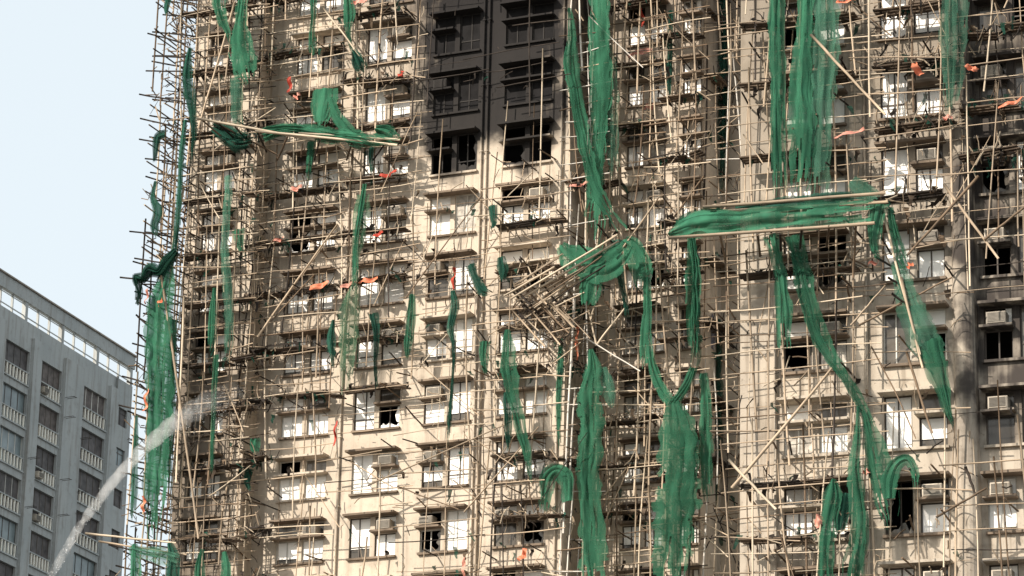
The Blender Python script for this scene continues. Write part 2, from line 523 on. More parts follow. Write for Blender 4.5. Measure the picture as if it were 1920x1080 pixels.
# ---- tower A (behind, left and centre)
towerA = empty('residential_tower', FA)
tag(towerA, 'cream burnt high-rise tower filling the left and middle, two upper window bays blackened', 'apartment tower')
zA0 = 53.66 + 1.6                                # sill height of floor 0 (top row in the picture)
WL = 1.1
uL0, uL1 = FA.at(345, 540, WL)[0], FA.at(470, 540, WL)[0]
uR1 = FA.at(1062, 540)[0]
WE = -2.0
uE1 = FA.at(1312, 540, WE)[0]
WF = -4.5
uF1 = uE1 + 9
TOPA = 87.0


def PW(w0):
    return lambda a, z, w: (a, -(w0 + w), z)


colsA = [('A', -10.65, -8.40, 'double', 0.95), ('B', -7.19, -5.04, 'acR', 0.96), ('C', -3.92, -1.78, 'acL', 0.94), ('D', -0.56, 1.67, 'double', 0.88)]
COLNAME = {'A': 'leftmost main-face column', 'B': 'column left of the burnt bays', 'C': 'left burnt column', 'D': 'right burnt column',
           'L': 'narrow left wing', 'E': 'set-back column behind pale tubes', 'G': 'left column of the right tower', 'H': 'middle column of the right tower', 'I': 'sooty right edge column'}
holes = []
wr = random.Random(11)
dropAC = {('C', 2), ('C', 3), ('C', 0), ('C', 6 + 3)}
acs = []
for cn, u0, u1, kind, st in colsA:
    for fl in range(-3, 11):
        zs = zA0 - fl * H
        style = st
        if cn in 'CD' and fl <= 2: style = 'burnt' if fl == 2 else 'burnt_full'
        elif cn == 'B' and fl <= 0: style = 0.6
        elif cn == 'D' and fl in (4, 5): style = 0.35
        sp, za = window_unit(towerA, M['wallA'], u0, u1, zs, kind, style, 0, wr, holes)
        if 0 <= fl <= 9:
            if kind != 'double':
                if (cn, fl) not in dropAC and wr.random() < 0.8: acs.append((FA, sp[0] + wr.uniform(-.1, .1), za, 0, cn, fl, style in ('burnt', 'burnt_full')))
            elif wr.random() < 0.3 and style not in ('burnt', 'burnt_full'):
                acs.append((FA, sp[wr.randint(0, 1)], za, 0, cn, fl, False))
# left wing: single narrow windows
lw0, lw1 = FA.at(372, 540, WL)[0], FA.at(424, 540, WL)[0]
holesL = []
for fl in range(-3, 11):
    zs = zA0 - fl * H + 0.15
    sp, za = window_unit(towerA, M['wallA'], lw0, lw1 + 0.15, zs, 'double', 0.92, WL, wr, holesL)
    if 0 <= fl <= 9 and wr.random() < 0.35: acs.append((FA, sp[1], za, WL, 'L', fl, False))
holesE = []
ew0 = FA.at(1172, 540, WE)[0]
ef0 = FA.at(1288, 540, WE)[0]
for fl in range(-3, 11):
    zs = zA0 - fl * H
    sp, za = window_unit(towerA, M['wallA'], ew0, ew0 + 1.75, zs, 'double', 0.85, WE, wr, holesE)
    if 0 <= fl <= 9 and wr.random() < 0.35: acs.append((FA, sp[1], za, WE, 'E', fl, False))
    window_unit(towerA, M['wallA'], ef0 - 0.25, ef0 + 0.62, zs, 'double', 0.85, WE, wr, holesE)
wb = MB()
wall_sheet(wb, PW(0), uL1, uR1, 0, TOPA, holes, 0.2, M['wallA'])
wall_sheet(wb, PW(WL), uL0, uL1, 0, TOPA, holesL, 0.2, M['wallA'])
wall_sheet(wb, PW(WE), uR1, uE1, 0, TOPA, holesE, 0.2, M['wallA'])
wall_sheet(wb, PW(WF), uE1, uF1, 0, TOPA, [], 0.2, M['wallA'])
for uu, a, b in ((uL1, WL, 0), (uR1, 0, WE), (uE1, WE, WF)):
    wb.quad((uu, -a, 0), (uu, -b, 0), (uu, -b, TOPA), (uu, -a, TOPA), M['wallA'])
wb.quad((uL0, 14, 0), (uL0, -WL, 0), (uL0, -WL, TOPA), (uL0, 14, TOPA), M['wallA'])
wb.quad((uF1, -WF, 0), (uF1, 14, 0), (uF1, 14, TOPA), (uF1, -WF, TOPA), M['wallA'])
wb.quad((uF1, 14, 0), (uL0, 14, 0), (uL0, 14, TOPA), (uF1, 14, TOPA), M['wallA'])
wb.build('wall', None, towerA)
rf = MB(); rf.quad((uL0, -WL, TOPA), (uF1, -WL, TOPA), (uF1, 14, TOPA), (uL0, 14, TOPA)); rf.build('roof', M['wallC'], towerA)
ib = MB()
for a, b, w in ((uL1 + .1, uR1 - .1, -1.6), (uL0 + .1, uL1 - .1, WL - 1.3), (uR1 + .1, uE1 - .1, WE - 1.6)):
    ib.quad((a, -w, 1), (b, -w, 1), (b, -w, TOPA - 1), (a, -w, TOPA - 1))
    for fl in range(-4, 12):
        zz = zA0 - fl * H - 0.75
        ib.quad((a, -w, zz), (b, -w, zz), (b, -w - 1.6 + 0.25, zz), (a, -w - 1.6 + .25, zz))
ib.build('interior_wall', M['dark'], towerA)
for px in (897, 907, 650, 1050):
    u = FA.at(px, 540)[0]
    pb = MB(); pb.tube([(u, -0.09, z) for z in range(20, 66, 3)], 0.05, 6)
    for z in range(20, 66, 3): pb.box(u - 0.08, u + 0.08, z + 0.5, z + 0.56, 0.01, 0.14)
    pb.build('drain_pipe', M['wallA'], towerA, smooth=True)

# ---- tower B (nearer, right)
towerB = empty('residential_tower', FB)
tag(towerB, 'nearer soot-streaked beige tower on the right with a rounded pier and blackened right edge', 'apartment tower')
zB0 = 43.89 + 1.6
uB0 = FB.at(1388, 540)[0]
uBe = uB0 + 16.5
colsB = [('G', 9.29, 11.37, 'double', 0.92), ('H', 12.54, 14.57, 'acR', 0.92), ('I', 15.70, 17.75, 'acL', 'dark'), ('J', 18.85, 20.9, 'acR', 0.8)]
uP0, uP1 = FB.at(1786, 540)[0], FB.at(1828, 540)[0]
holesB = []; holesI = []
for cn, u0, u1, kind, st in colsB:
    for fl in range(-3, 10):
        zs = zB0 - fl * H
        style = st
        if cn == 'G' and fl in (4, 5): style = 0.3
        if cn == 'H' and fl in (4, 5): style = 0.25
        if cn == 'I' and fl >= 7: style = 0.6
        w = 0.0 if cn not in 'IJ' else -0.35
        sp, za = window_unit(towerB, M['wallB'], u0, u1, zs, kind, style, w, wr, holesI if cn in 'IJ' else holesB)
        if 1 <= fl <= 8 and cn != 'J':
            if kind != 'double':
                if not (cn == 'H' and fl in (5, 6)): acs.append((FB, sp[0], za, w, cn, fl, False))
            elif wr.random() < 0.3: acs.append((FB, sp[wr.randint(0, 1)], za, 0, cn, fl, False))
TOPB = 88.0
wb = MB()
wall_sheet(wb, PW(0), uB0, uP0, 0, TOPB, holesB, 0.2, M['wallB'])
wall_sheet(wb, PW(-0.35), uP1, uBe, 0, TOPB, holesI, 0.2, M['wallB'])
n = 10
arc = [(uP0 + (uP1 - uP0) * (0.5 - 0.5 * math.cos(PI * k / n)), (0.0 if k < n else -0.35) + 0.34 * math.sin(PI * k / n)) for k in range(n + 1)]
for (a, wa), (b, w_) in zip(arc, arc[1:]):
    wb.quad((a, -wa, 0), (b, -w_, 0), (b, -w_, TOPB), (a, -wa, TOPB), M['wallB'])
wb.quad((uB0, 14, 0), (uB0, 0, 0), (uB0, 0, TOPB), (uB0, 14, TOPB), M['wallB'])
wb.quad((uBe, 0.35, 0), (uBe, 14, 0), (uBe, 14, TOPB), (uBe, 0.35, TOPB), M['wallB'])
wb.quad((uBe, 14, 0), (uB0, 14, 0), (uB0, 14, TOPB), (uBe, 14, TOPB), M['wallB'])
wb.build('wall', None, towerB)
rf = MB(); rf.quad((uB0, 0, TOPB), (uBe, 0, TOPB), (uBe, 14, TOPB), (uB0, 14, TOPB)); rf.build('roof', M['wallC'], towerB)
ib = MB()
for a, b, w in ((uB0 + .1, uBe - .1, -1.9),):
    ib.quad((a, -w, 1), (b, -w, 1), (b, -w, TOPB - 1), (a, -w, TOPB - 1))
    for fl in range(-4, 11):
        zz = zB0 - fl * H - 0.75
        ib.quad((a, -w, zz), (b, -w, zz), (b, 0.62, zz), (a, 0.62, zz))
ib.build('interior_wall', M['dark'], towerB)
for px in (1625, 1455):
    u = FB.at(px, 540)[0]
    pb = MB(); pb.tube([(u, -0.09, z) for z in range(16, 52, 3)], 0.05, 6)
    pb.build('drain_pipe', M['wallB'], towerB, smooth=True)

seen = {}
for fr, u, z, w, cn, fl, burnt in acs:
    row = fl if fr is FA else fl - 1
    tone = 'blackened' if burnt else 'boxy cream'
    if (cn, fl) in seen: continue
    seen[(cn, fl)] = 1
    air_conditioner(fr, u, z, w, '%s air conditioner in the %s, %s window row' % (tone, COLNAME[cn], ORD[min(row, 10)]), burnt)

# ------------------------------------------------------------------ grey block on the left
PHI = R(19.5)
_u, _z = None, None
rr = CF * FPX + CR * (252 - 960) - CU * (667 - 540)
pe = CAM + rr * (222.0 / rr.y)                   # far top corner of the block
FC = Frame(pe.x, pe.y, PHI - R(90) )             # u grows away from the camera, u = 0 at the far corner
blockC = empty('apartment_block', FC)
tag(blockC, 'grey lower apartment block at the left with barred balconies and open rooftop screen', 'apartment block')
TOPC = pe.z
uC0 = -34.0
HC = 2.8
holesC = []
zT = TOPC - 2.2                                  # bottom of the open rooftop band
bays = [(8, 58, 640), (75, 117, 690), (153, 201, 745), (218, 238, 785)]
cr = random.Random(5)
extra = []
first = True
for x0, x1, yy in bays:
    ua, za = FC.at(x0, yy); ub, zb = FC.at(x1, yy)
    extra.append((ua, ub))
wid = extra[0][1] - extra[0][0]; gap = extra[2][0] - extra[0][0]
extra = [(extra[0][0] - gap * k / 2 - 0.3, extra[0][0] - gap * k / 2 - 0.3 + wid) for k in (2, 1)] + extra
ztop_ref = FC.at(8, 632)[1]
for bi, (ua, ub) in enumerate(extra):
    small = bi == len(extra) - 1
    zoff = [0, 0, 0, 0.0, 0, 0][bi]
    for fl in range(0, 9):
        z1 = ztop_ref - fl * HC + zoff
        z0 = z1 - (1.25 if small else 2.22)
        holesC.append((ua, ub, z0, z1))
        wn_ = MB(); dk = M['frame']; d = -0.18 if not small else -0.12
        n = 2 if small else 4
        for k in range(n + 1):
            x = ua + (ub - ua) * k / n
            wn_.box(max(ua, x - 0.03), min(ub, x + 0.03), z0 + .02, z1 - .02, d - 0.04, d)
        wn_.box(ua, ub, z0 + 0.9, z0 + 0.95, d - 0.039, d + 0.004)
        win = wn_.build('window', M['frame_pale'] if cr.random() < 0.3 else M['frame'], blockC)
        p = MB(); tone = M['glassC%d' % cr.choice((0, 0, 0, 1, 2))] if 'glassC0' in M else None
        p.box(ua, ub, z0 + 0.02, z1 - 0.02, d - 0.03, d - 0.022)
        if tone is None:
            M['glassC0'] = mat('dark_curtain', (0.085, 0.075, 0.072), 0.6, 0.45, 2.2)
            M['glassC1'] = mat('blue_grey_glass', (0.17, 0.21, 0.215), 0.3, 0.35, 0.9, 0.5)
            M['glassC2'] = mat('brown_curtain', (0.12, 0.10, 0.09), 0.7, 0.4, 3)
            M['balus'] = mat('white_baluster', (0.86, 0.82, 0.72), 0.7, 0.1)
            tone = M['glassC0']
        p.build('pane', tone, win)
        if not small:
            bl = MB()
            bl.box(ua - 0.02, ub + 0.02, z0 - 0.10, z0 - 0.003, -0.10, 0.10, M['wallC'])
            bl.box(ua, ub, z0 + 0.78, z0 + 0.86, -0.12, 0.02, M['wallC'])
            nb = 8
            acspot = cr.random() < 0.3
            for k in range(nb):
                if acspot and k < 3: continue
                x = ua + (ub - ua) * (k + 0.5) / nb
                bl.box(x - 0.058, x + 0.058, z0 + 0.002, z0 + 0.78, -0.11, 0.0, M['balus'])
            bl.build('balustrade', None, blockC)
            if acspot and fl < 6 and bi >= 2:
                ac = air_conditioner(FC, ua + 0.42, z0 + 0.02, -0.02, 'pale air conditioner on a grey block balcony, %s bay, %s floor from the top' % (['left', 'second', 'third'][bi - 2], ORD[fl]), False)
wb = MB()
wall_sheet(wb, PW(0), uC0, 0, 0, zT, holesC, 0.5, M['wallC'])
wb.quad((0, 0, 0), (0, 14, 0), (0, 14, zT), (0, 0, zT), M['wallC'])
wb.quad((0, 14, 0), (uC0, 14, 0), (uC0, 14, zT), (0, 14, zT), M['wallC'])
wb.quad((uC0, 14, 0), (uC0, 0, 0), (uC0, 0, zT), (uC0, 14, zT), M['wallC'])
wb.quad((uC0, 0.3, zT - 1.0), (0, 0.3, zT - 1.0), (0, 14, zT - 1.0), (uC0, 14, zT - 1.0), M['wallC'])
# pilasters between the bays
for (a0, a1), (b0, b1) in zip(extra, extra[1:]):
    wb.box(a1 + 0.15, b0 - 0.15, 0, zT - 0.9 - 0.0, 0.003, 0.22, M['wallC'])
wb.quad((0, 14.0, zT), (uC0, 14.0, zT), (uC0, 14.0, zT + .3), (0, 14.0, zT + .3), M['wallC'])
wb.build('wall', None, blockC)
rb = MB()
rb.box(uC0, 0.12, TOPC - 0.98, TOPC - 0.10, -0.28, 0.05, M['wallC'])
rb.box(uC0, 0.2, TOPC - 0.098, TOPC, -0.35, 0.16, M['pipe'])
per = 1.62
k = 0
u = -0.1
step = (FC.at(201, 690)[0] - FC.at(131, 645)[0]) if False else 5.2
while u > uC0:
    rb.box(u - 0.35, u, zT + 0.002, TOPC - 0.98, -0.27, 0.0, M['wallC'])
    for j in (1, 2):
        x = u - 0.35 - (step - 0.35) * j / 3
        rb.box(x - 0.05, x + 0.05, zT + 0.002, TOPC - 0.98, -0.2, -0.05, M['wallC'])
    u -= step
rb.box(uC0, 0, zT + 0.28, zT + 0.34, -0.16, -0.10, M['wallC'])
rb.box(uC0, 0, TOPC - 1.16, TOPC - 1.12, -0.16, -0.10, M['wallC'])
rb.build('rooftop_screen', None, blockC)
for bi, (ua, ub) in enumerate(extra):
    for fl in range(0, 8):
        if cr.random() < 0.45:
            z = ztop_ref - fl * HC - cr.uniform(0.05, 2.0); x = cr.choice((ua - 0.25, ub + 0.25))
            rk = MB()
            for q in (0, 0.3): rk.tube([(x + q, 0.02, z), (x + q, -0.9, z + 0.05)], 0.02, 5)
            rk.tube([(x - 0.05, -0.85, z + .05), (x + 0.4, -0.85, z + .05)], 0.015, 5)
            rk.build('drying_rack', M['frame'], blockC)
cp = MB(); ux = FC.at(205, 900)[0]
cp.tube([(FC.at(212, 800)[0], -0.12, z) for z in (10, 30, zT)], 0.07, 6); cp.build('drain_pipe', M['wallC'], blockC, smooth=True)


# ------------------------------------------------------------------ bamboo scaffolds
def scaffold(label, fr, u0, u1, z0, z1, wi=0.35, wo=1.1, du=0.82, dv=0.72, char=0.1, keep=None, boards=(), braces=8,
             putlogs=40, debris=160, seed=1, steel=0.0, inner=True, rscale=1.0):
    rg = random.Random(seed)
    root = empty('bamboo_scaffold', fr, u0, z0, wo)
    tag(root, label, 'scaffold', 'bamboo scaffolds wrapped round the burnt towers')
    org = (u0, -wo, z0)
    keep = keep or (lambda u, z: 1.0)
    bins = {}

    def pick():
        r = rg.random()
        if r < steel: return M['steel']
        r = rg.random()
        if r < (char if char > 0.9 else char * 0.75): return M['char']
        r = rg.random()
        return M['tan'] if r < 0.6 else M['pale'] if r < 0.83 else M['brown']

    def add(kind, a, b, r, bow=0.026):
        bins.setdefault(kind, []).append((pole_pts(a, b, bow, 4, rg), r * 0.76 * rscale * rg.uniform(0.7, 1.2), pick()))
    layers = [(wo, 0.052, 1.0)] + ([(wi, 0.036, 0.85)] if inner else [])
    for w, r, pk in layers:
        u = u0 + rg.uniform(0, 0.2) + (0.3 if w == wi else 0)
        while u < u1:
            z = z0 - rg.uniform(0, 2)
            while z < z1:
                L = rg.uniform(4.5, 7.5)
                zm = z + L / 2
                if rg.random() < keep(u, zm) * pk:
                    t = rg.gauss(0, 0.12)
                    cut = 0 if rg.random() < 0.75 else rg.uniform(0, 2.5)
                    add('standard', (u + rg.gauss(0, .04) - t, -w + rg.gauss(0, .03), z), (u + rg.gauss(0, .04) + t, -w + rg.gauss(0, .05), z + L + 0.4 - cut), r)
                z += L
            u += 0.88 * du * rg.uniform(0.6, 1.35) * (1.25 if w == wi else 1)
        z = z0 + rg.uniform(0, .3)
        while z < z1:
            u = u0 - rg.uniform(0.1, 0.6)
            while u < u1:
                L = min(rg.uniform(2.5, 5.5), u1 - u + 0.5)
                if L > 0.6 and rg.random() < keep(u + L / 2, z) * pk * 0.72:
                    t = rg.gauss(0, 0.06)
                    add('ledger', (u, -w - 0.06, z - t), (u + L + 0.2, -w - 0.06 + rg.gauss(0, .05), z + t + rg.gauss(0, .05)), r * 0.67, 0.035)
                u += L
            z += 0.9 * dv * rg.uniform(0.75, 1.25) * (1.5 if w == wi else 1)
    for k in range(braces // 2):
        a = rg.uniform(u0, u1); zz = rg.uniform(z0, z1); L = rg.uniform(1.2, 4.0); an = rg.choice((-1, 1)) * rg.uniform(0.5, 1.25)
        if rg.random() < keep(a, zz):
            add('brace', (a, -wo - 0.12, zz), (a + L * math.cos(an), -wo - rg.uniform(-0.3, .3), zz + L * math.sin(an)), 0.036)
    for k in range(int(putlogs * 0.7)):
        a = rg.uniform(u0, u1); zz = rg.uniform(z0, z1)
        if rg.random() < keep(a, zz):
            dw = wo + rg.uniform(0.1, 0.6)
            bins.setdefault('putlog', []).append((pole_pts((a, -wi + 0.3, zz), (a + rg.gauss(0, .15), -dw, zz + rg.gauss(0, .12)), 0.01, 2, rg), 0.032, M['char'] if rg.random() < 0.55 else M['brown']))
    for zz, a, b in boards:
        u = a
        while u < b:
            L = min(rg.uniform(0.9, 2.4), b - u)
            if L > 0.3 and rg.random() < 0.88:
                mb = MB(); zb = zz + rg.gauss(0, .05); zc = zb + rg.gauss(0, .06)
                for q in range(3):
                    ww = wi + (wo - wi) * q / 3 + rg.uniform(0, .05); we = wi + (wo - wi) * (q + 0.85) / 3
                    t = 0.045; j = rg.gauss(0, .025)
                    pts = [(u - j, -ww, zb), (u + L + j, -ww, zc), (u + L + j, -we, zc), (u - j, -we, zb)]
                    kk = len(mb.v); mb.v += pts + [(x, y, z + t) for x, y, z in pts]
                    for f in ((3, 2, 1, 0), (4, 5, 6, 7), (0, 1, 5, 4), (1, 2, 6, 5), (2, 3, 7, 6), (3, 0, 4, 7)):
                        mb.f.append(tuple(kk + i for i in f)); mb.mi.append(0)
                mb.build('board', M['board'] if rg.random() > char else M['char'], root, origin=org)
            u += L + rg.uniform(-0.05, .12)
    for kind, lst in bins.items():
        lst.sort(key=lambda q: -q[1])
        for pts, r, m in lst[:98]:
            mb = MB(); mb.tube(pts, [r, r * 0.97, r * .93, r * .9, r * .85][:len(pts)], 6)
            mb.build(kind, m, root, origin=org, smooth=True)
        if len(lst) > 98:
            mb = MB()
            for pts, r, m in lst[98:]: mb.tube(pts, r * 0.9, 5, m)
            o = mb.build(kind, None, root, origin=org, smooth=True); o['kind'] = 'stuff'
    mb = MB()                                            # knots, ties, splinters and burnt stubs
    for k in range(debris):
        a = rg.uniform(u0 - 0.2, u1 + 0.2); zz = rg.uniform(z0, z1)
        if boards and rg.random() < 0.6:
            zb, ba, bb = rg.choice(boards); a = rg.uniform(ba, bb); zz = zb + abs(rg.gauss(0, .12))
        if rg.random() > keep(a, zz): continue
        w = rg.uniform(wi, wo + 0.15); L = rg.uniform(0.12, 0.75); an = rg.uniform(0, PI)
        if rg.random() < 0.4: an = PI / 2 + rg.gauss(0, .3)
        p = Vector((a, -w, zz)); q = p + Vector((L * math.cos(an), rg.uniform(-.25, .25), L * math.sin(an) * rg.choice((1, -1))))
        mid = (p + q) / 2 + Vector((rg.gauss(0, .03), 0, rg.gauss(0, .03)))
        m = rg.choice((M['char'], M['brown'], M['tan'], M['tan'], M['pale']))
        if rg.random() < char: m = M['char']
        mb.tube([p, mid, q], rg.uniform(0.010, 0.026), 4, m)
    if mb.f:
        o = mb.build('lashings', None, root, origin=org); o['kind'] = 'stuff'
    mb = MB()                                            # burnt shreds of netting and sacking left on the poles
    for k in range(debris // 2):
        a = rg.uniform(u0 - 0.2, u1 + 0.2); zz = rg.uniform(z0, z1)
        if boards and rg.random() < 0.7:
            zb, ba, bb = rg.choice(boards); a = rg.uniform(ba, bb); zz = zb + rg.gauss(0.1, .15)
        if rg.random() > keep(a, zz): continue
        w = rg.uniform(wi, wo + 0.1); m = rg.choice((M['char'], M['char'], M['board'], M['net_dark'], M['brown'], M['net_dark']))
        wd = rg.uniform(.05, .22); L = rg.uniform(.12, .5); dr = rg.gauss(0, .12)
        pv = None
        for q in range(4):
            t = q / 3; ww = wd * (1 - 0.7 * t) * rg.uniform(.6, 1.2); cx = a + dr * t + rg.gauss(0, .03); cw = w + rg.gauss(0, .05)
            l = (cx - ww / 2, -cw - rg.uniform(0, .06), zz - L * t); r = (cx + ww / 2, -cw + rg.uniform(0, .06), zz - L * t + rg.gauss(0, .03))
            if pv: mb.quad(pv[0], pv[1], r, l, m)
            pv = (l, r)
    if mb.f:
        o = mb.build('burnt_shreds', None, root, origin=org); o['kind'] = 'stuff'
    return root


def zat(fr, px, py, w=0.0): return fr.at(px, py, w)[1]
def uat(fr, px, py=540, w=0.0): return fr.at(px, py, w)[0]


def board_rows(fr, px0, px1, ys, w):
    out = []
    for y in ys:
        a, z = fr.at((px0 + px1) / 2, y, w)
        out.append((z, uat(fr, px0, y, w), uat(fr, px1, y, w)))
    return out


ZA0, ZA1 = zat(FA, 700, 1140), zat(FA, 700, -120)

# the corner scaffold round the left end, seen against the sky
def corner_scaffold():
    rg = random.Random(3)
    root = empty('bamboo_scaffold', FA, uL0 - 0.5, ZA0, WL)
    tag(root, 'narrow charred scaffold round the left corner of the tower, seen against the sky', 'scaffold', 'bamboo scaffolds wrapped round the burnt towers')
    org = (uL0 - 0.5, -WL, ZA0)
    cnt = {}

    def add(kind, a, b, r, m, bow=0.015):
        mb = MB(); mb.tube(pole_pts(a, b, bow, 4, rg), r, 6)
        if cnt.get(kind, 0) < 98:
            mb.build(kind, m, root, origin=org, smooth=True); cnt[kind] = cnt.get(kind, 0) + 1
    P = lambda: rg.choice((M['tan'], M['brown'], M['brown'], M['char'], M['pale']))
    for uo in (-0.45, -1.15):
        for w in (2.7, 2.0, 1.2, 0.4, -0.5):
            z = ZA0 - 1
            while z < ZA1 + 1:
                L = rg.uniform(4.5, 7)
                if rg.random() < 0.85: add('standard', (uL0 + uo + rg.gauss(0, .06), -w, z), (uL0 + uo + rg.gauss(0, .08), -w, z + L), 0.042, P())
                z += L
    z = ZA0
    while z < ZA1:
        for uo in (-0.45, -1.15):
            if rg.random() < 0.85: add('ledger', (uL0 + uo, -2.9, z + rg.gauss(0, .1)), (uL0 + uo, 1.2, z + rg.gauss(0, .15)), 0.034, P())
        z += rg.uniform(0.6, 1.0)
    z = ZA0
    while z < ZA1:
        w = rg.choice((2.6, 2.0, 1.2, 0.4))
        add('putlog', (uL0 + 0.3, -w, z - 0.25), (uL0 - 1.3 - rg.uniform(0, .7), -w - rg.uniform(-.2, .6), z + rg.uniform(0.0, 0.6)), 0.036, M['char'])
        z += rg.uniform(0.25, 0.6)
    mb = MB()
    for k in range(800):
        zz = rg.uniform(ZA0, ZA1); zz = zz + (round(zz / 2.75) * 2.75 - zz) * rg.uniform(0, 0.8)
        p = Vector((uL0 + rg.uniform(-1.4, 0.1), rg.uniform(-2.9, .5), zz)); L = rg.uniform(.15, .8)
        q = p + Vector((rg.uniform(-1, 1), rg.uniform(-1, 1), rg.uniform(-1, 1))).normalized() * L
        mb.tube([p, q], rg.uniform(.012, .03), 4, rg.choice((M['char'], M['char'], M['brown'], M['tan'])))
    o = mb.build('lashings', None, root, origin=org); o['kind'] = 'stuff'
corner_scaffold()

FLOORY = [-5, 108, 225, 348, 455, 545, 655, 745, 855, 985, 1075]
scaffold('dense scaffold over the narrow left wing of the tower', FA, uL0 - 0.1, uat(FA, 478, 540, WL), ZA0, ZA1, WL + .35, WL + 1.1, 0.75, 0.62, 0.16,
         None, board_rows(FA, 345, 478, [y + 25 for y in FLOORY], WL + .7), 16, 60, 320, 21)
scaffold('dark scaffold in the shaded slot right of the left wing', FA, uat(FA, 468), uat(FA, 502), ZA0, ZA1, 0.5, 1.3, 0.5, 0.55, 0.55,
         None, board_rows(FA, 466, 505, [y + 10 for y in FLOORY], .9), 10, 60, 260, 22)
scaffold('scaffold over the window column at the left of the main face', FA, uat(FA, 500), uat(FA, 640), ZA0, ZA1, .35, 1.1, 0.78, 0.66, 0.06,
         lambda u, z: 0.95 if z > zat(FA, 600, 760) else 0.45, board_rows(FA, 492, 645, [-5, 100, 240, 365, 450, 545, 655, 745], .7), 10, 45, 320, 23)
scaffold('scaffold over the window column just left of the burnt bays', FA, uat(FA, 645), uat(FA, 780), ZA0, ZA1, .35, 1.1, 0.78, 0.66, 0.10,
         lambda u, z: 0.95 if z > zat(FA, 700, 700) else 0.36, board_rows(FA, 645, 765, [30, 150, 240, 335, 435, 525, 635, 730], .7), 10, 45, 300, 24)
zq0 = zat(FA, 900, 190)
scaffold('sparse sooty scaffold hanging in front of the blackened bays', FA, uat(FA, 785), uat(FA, 1055), zq0, ZA1, .35, 1.1, 1.1, 1.1, 1.0,
         lambda u, z: 0.3, (), 5, 10, 40, 25)
zq1 = zat(FA, 900, 345)
scaffold('thin scaffold over the lower windows of the left burnt column', FA, uat(FA, 790), uat(FA, 925), ZA0, zq1, .35, 1.1, 0.9, 0.8, 0.05,
         lambda u, z: 0.5, (), 22, 25, 160, 26, rscale=0.85)
scaffold('broken scaffold over the lower windows of the right burnt column', FA, uat(FA, 930), uat(FA, 1062), ZA0, zat(FA, 1000, 300), .35, 1.1, 0.75, 0.68, 0.12,
         lambda u, z: 0.68, board_rows(FA, 935, 1062, [420, 505, 690, 860, 970], .7), 22, 45, 300, 27)
scaffold('pale tube scaffold tower in the slot right of the burnt bays', FA, uat(FA, 1062, 540, .2), uat(FA, 1112, 540, .2), ZA0, ZA1, -0.8, 0.2, 0.5, 0.85, 0.05,
         None, board_rows(FA, 1062, 1112, [345, 575, 690, 865], -.3), 8, 40, 120, 28, steel=0.6)
scaffold('tall scaffold over the set-back windows behind the pale tubes', FA, uat(FA, 1118, 540, -1.9), uat(FA, 1235, 540, -1.9), ZA0, ZA1, WE + .35, WE + 1.1, 0.7, 0.68, 0.08,
         None, board_rows(FA, 1118, 1235, [10, 125, 240, 345, 480, 575, 700, 790, 880, 960], WE + .7), 10, 45, 280, 29)
scaffold('scaffold of long straight poles left of the dark gap between the towers', FA, uat(FA, 1238, 540, -1.9), uat(FA, 1318, 540, -1.9), ZA0, ZA1, WE + .35, WE + 1.1, 0.62, 0.7, 0.1,
         None, board_rows(FA, 1238, 1318, [70, 185, 300, 420, 520, 640, 750, 890], WE + .7), 10, 40, 240, 30)
scaffold('shaded scaffold inside the dark gap between the two towers', FA, uat(FA, 1308, 540, -2.2), uat(FA, 1384, 540, -2.2), ZA0, ZA1, -4.6, -2.2, 0.42, 0.52, 0.3,
         None, board_rows(FA, 1315, 1388, [60, 185, 290, 420, 520, 640, 780, 890], -5), 16, 60, 320, 31, steel=0.1)
ZB0, ZB1 = zat(FB, 1650, 1140), zat(FB, 1650, -120)
scaffold('scaffold over the left window column of the right tower', FB, uB0 - 0.1, uat(FB, 1640), ZB0, ZB1, .35, 1.1, 0.7, 0.58, 0.08,
         lambda u, z: 1.0, board_rows(FB, 1390, 1610, [45, 155, 290, 515, 905, 1010], .7), 12, 45, 260, 32, rscale=0.85)
scaffold('scaffold over the middle window column of the right tower', FB, uat(FB, 1645), uat(FB, 1790), ZB0, ZB1, .35, 1.1, 0.85, 0.72, 0.1,
         lambda u, z: 0.95 if z > zat(FB, 1700, 480) else 0.5 if z > zat(FB, 1700, 880) else 0.9, board_rows(FB, 1640, 1790, [20, 120, 240, 375], .7), 8, 30, 200, 33, rscale=0.85)
scaffold('scaffold crossing the sooty right edge of the right tower', FB, uat(FB, 1795), uBe - 1.5, ZB0, ZB1, .35, 1.1, 0.85, 0.8, 0.25,
         lambda u, z: 0.9 if z > zat(FB, 1850, 440) else 0.15 if z > zat(FB, 1850, 860) else 0.9, board_rows(FB, 1800, 1925, [60, 200, 300], .7), 8, 30, 160, 34, rscale=0.85)


# ------------------------------------------------------------------ single loose poles
def loose_pole(fr, x0, y0, w0, x1, y1, w1, r, m, label, bow=0.01):
    a = fr.at(x0, y0, w0); b = fr.at(x1, y1, w1)
    mb = MB(); org = (a[0], -w0, a[1])
    mb.tube(pole_pts((a[0], -w0, a[1]), (b[0], -w1, b[1]), bow, 6), [r * (1 - 0.04 * k) for k in range(7)], 7)
    o = mb.build('bamboo_pole', m, None, fr, org, True)
    return tag(o, label, 'bamboo pole', 'loose bamboo poles leaning across the scaffolds')


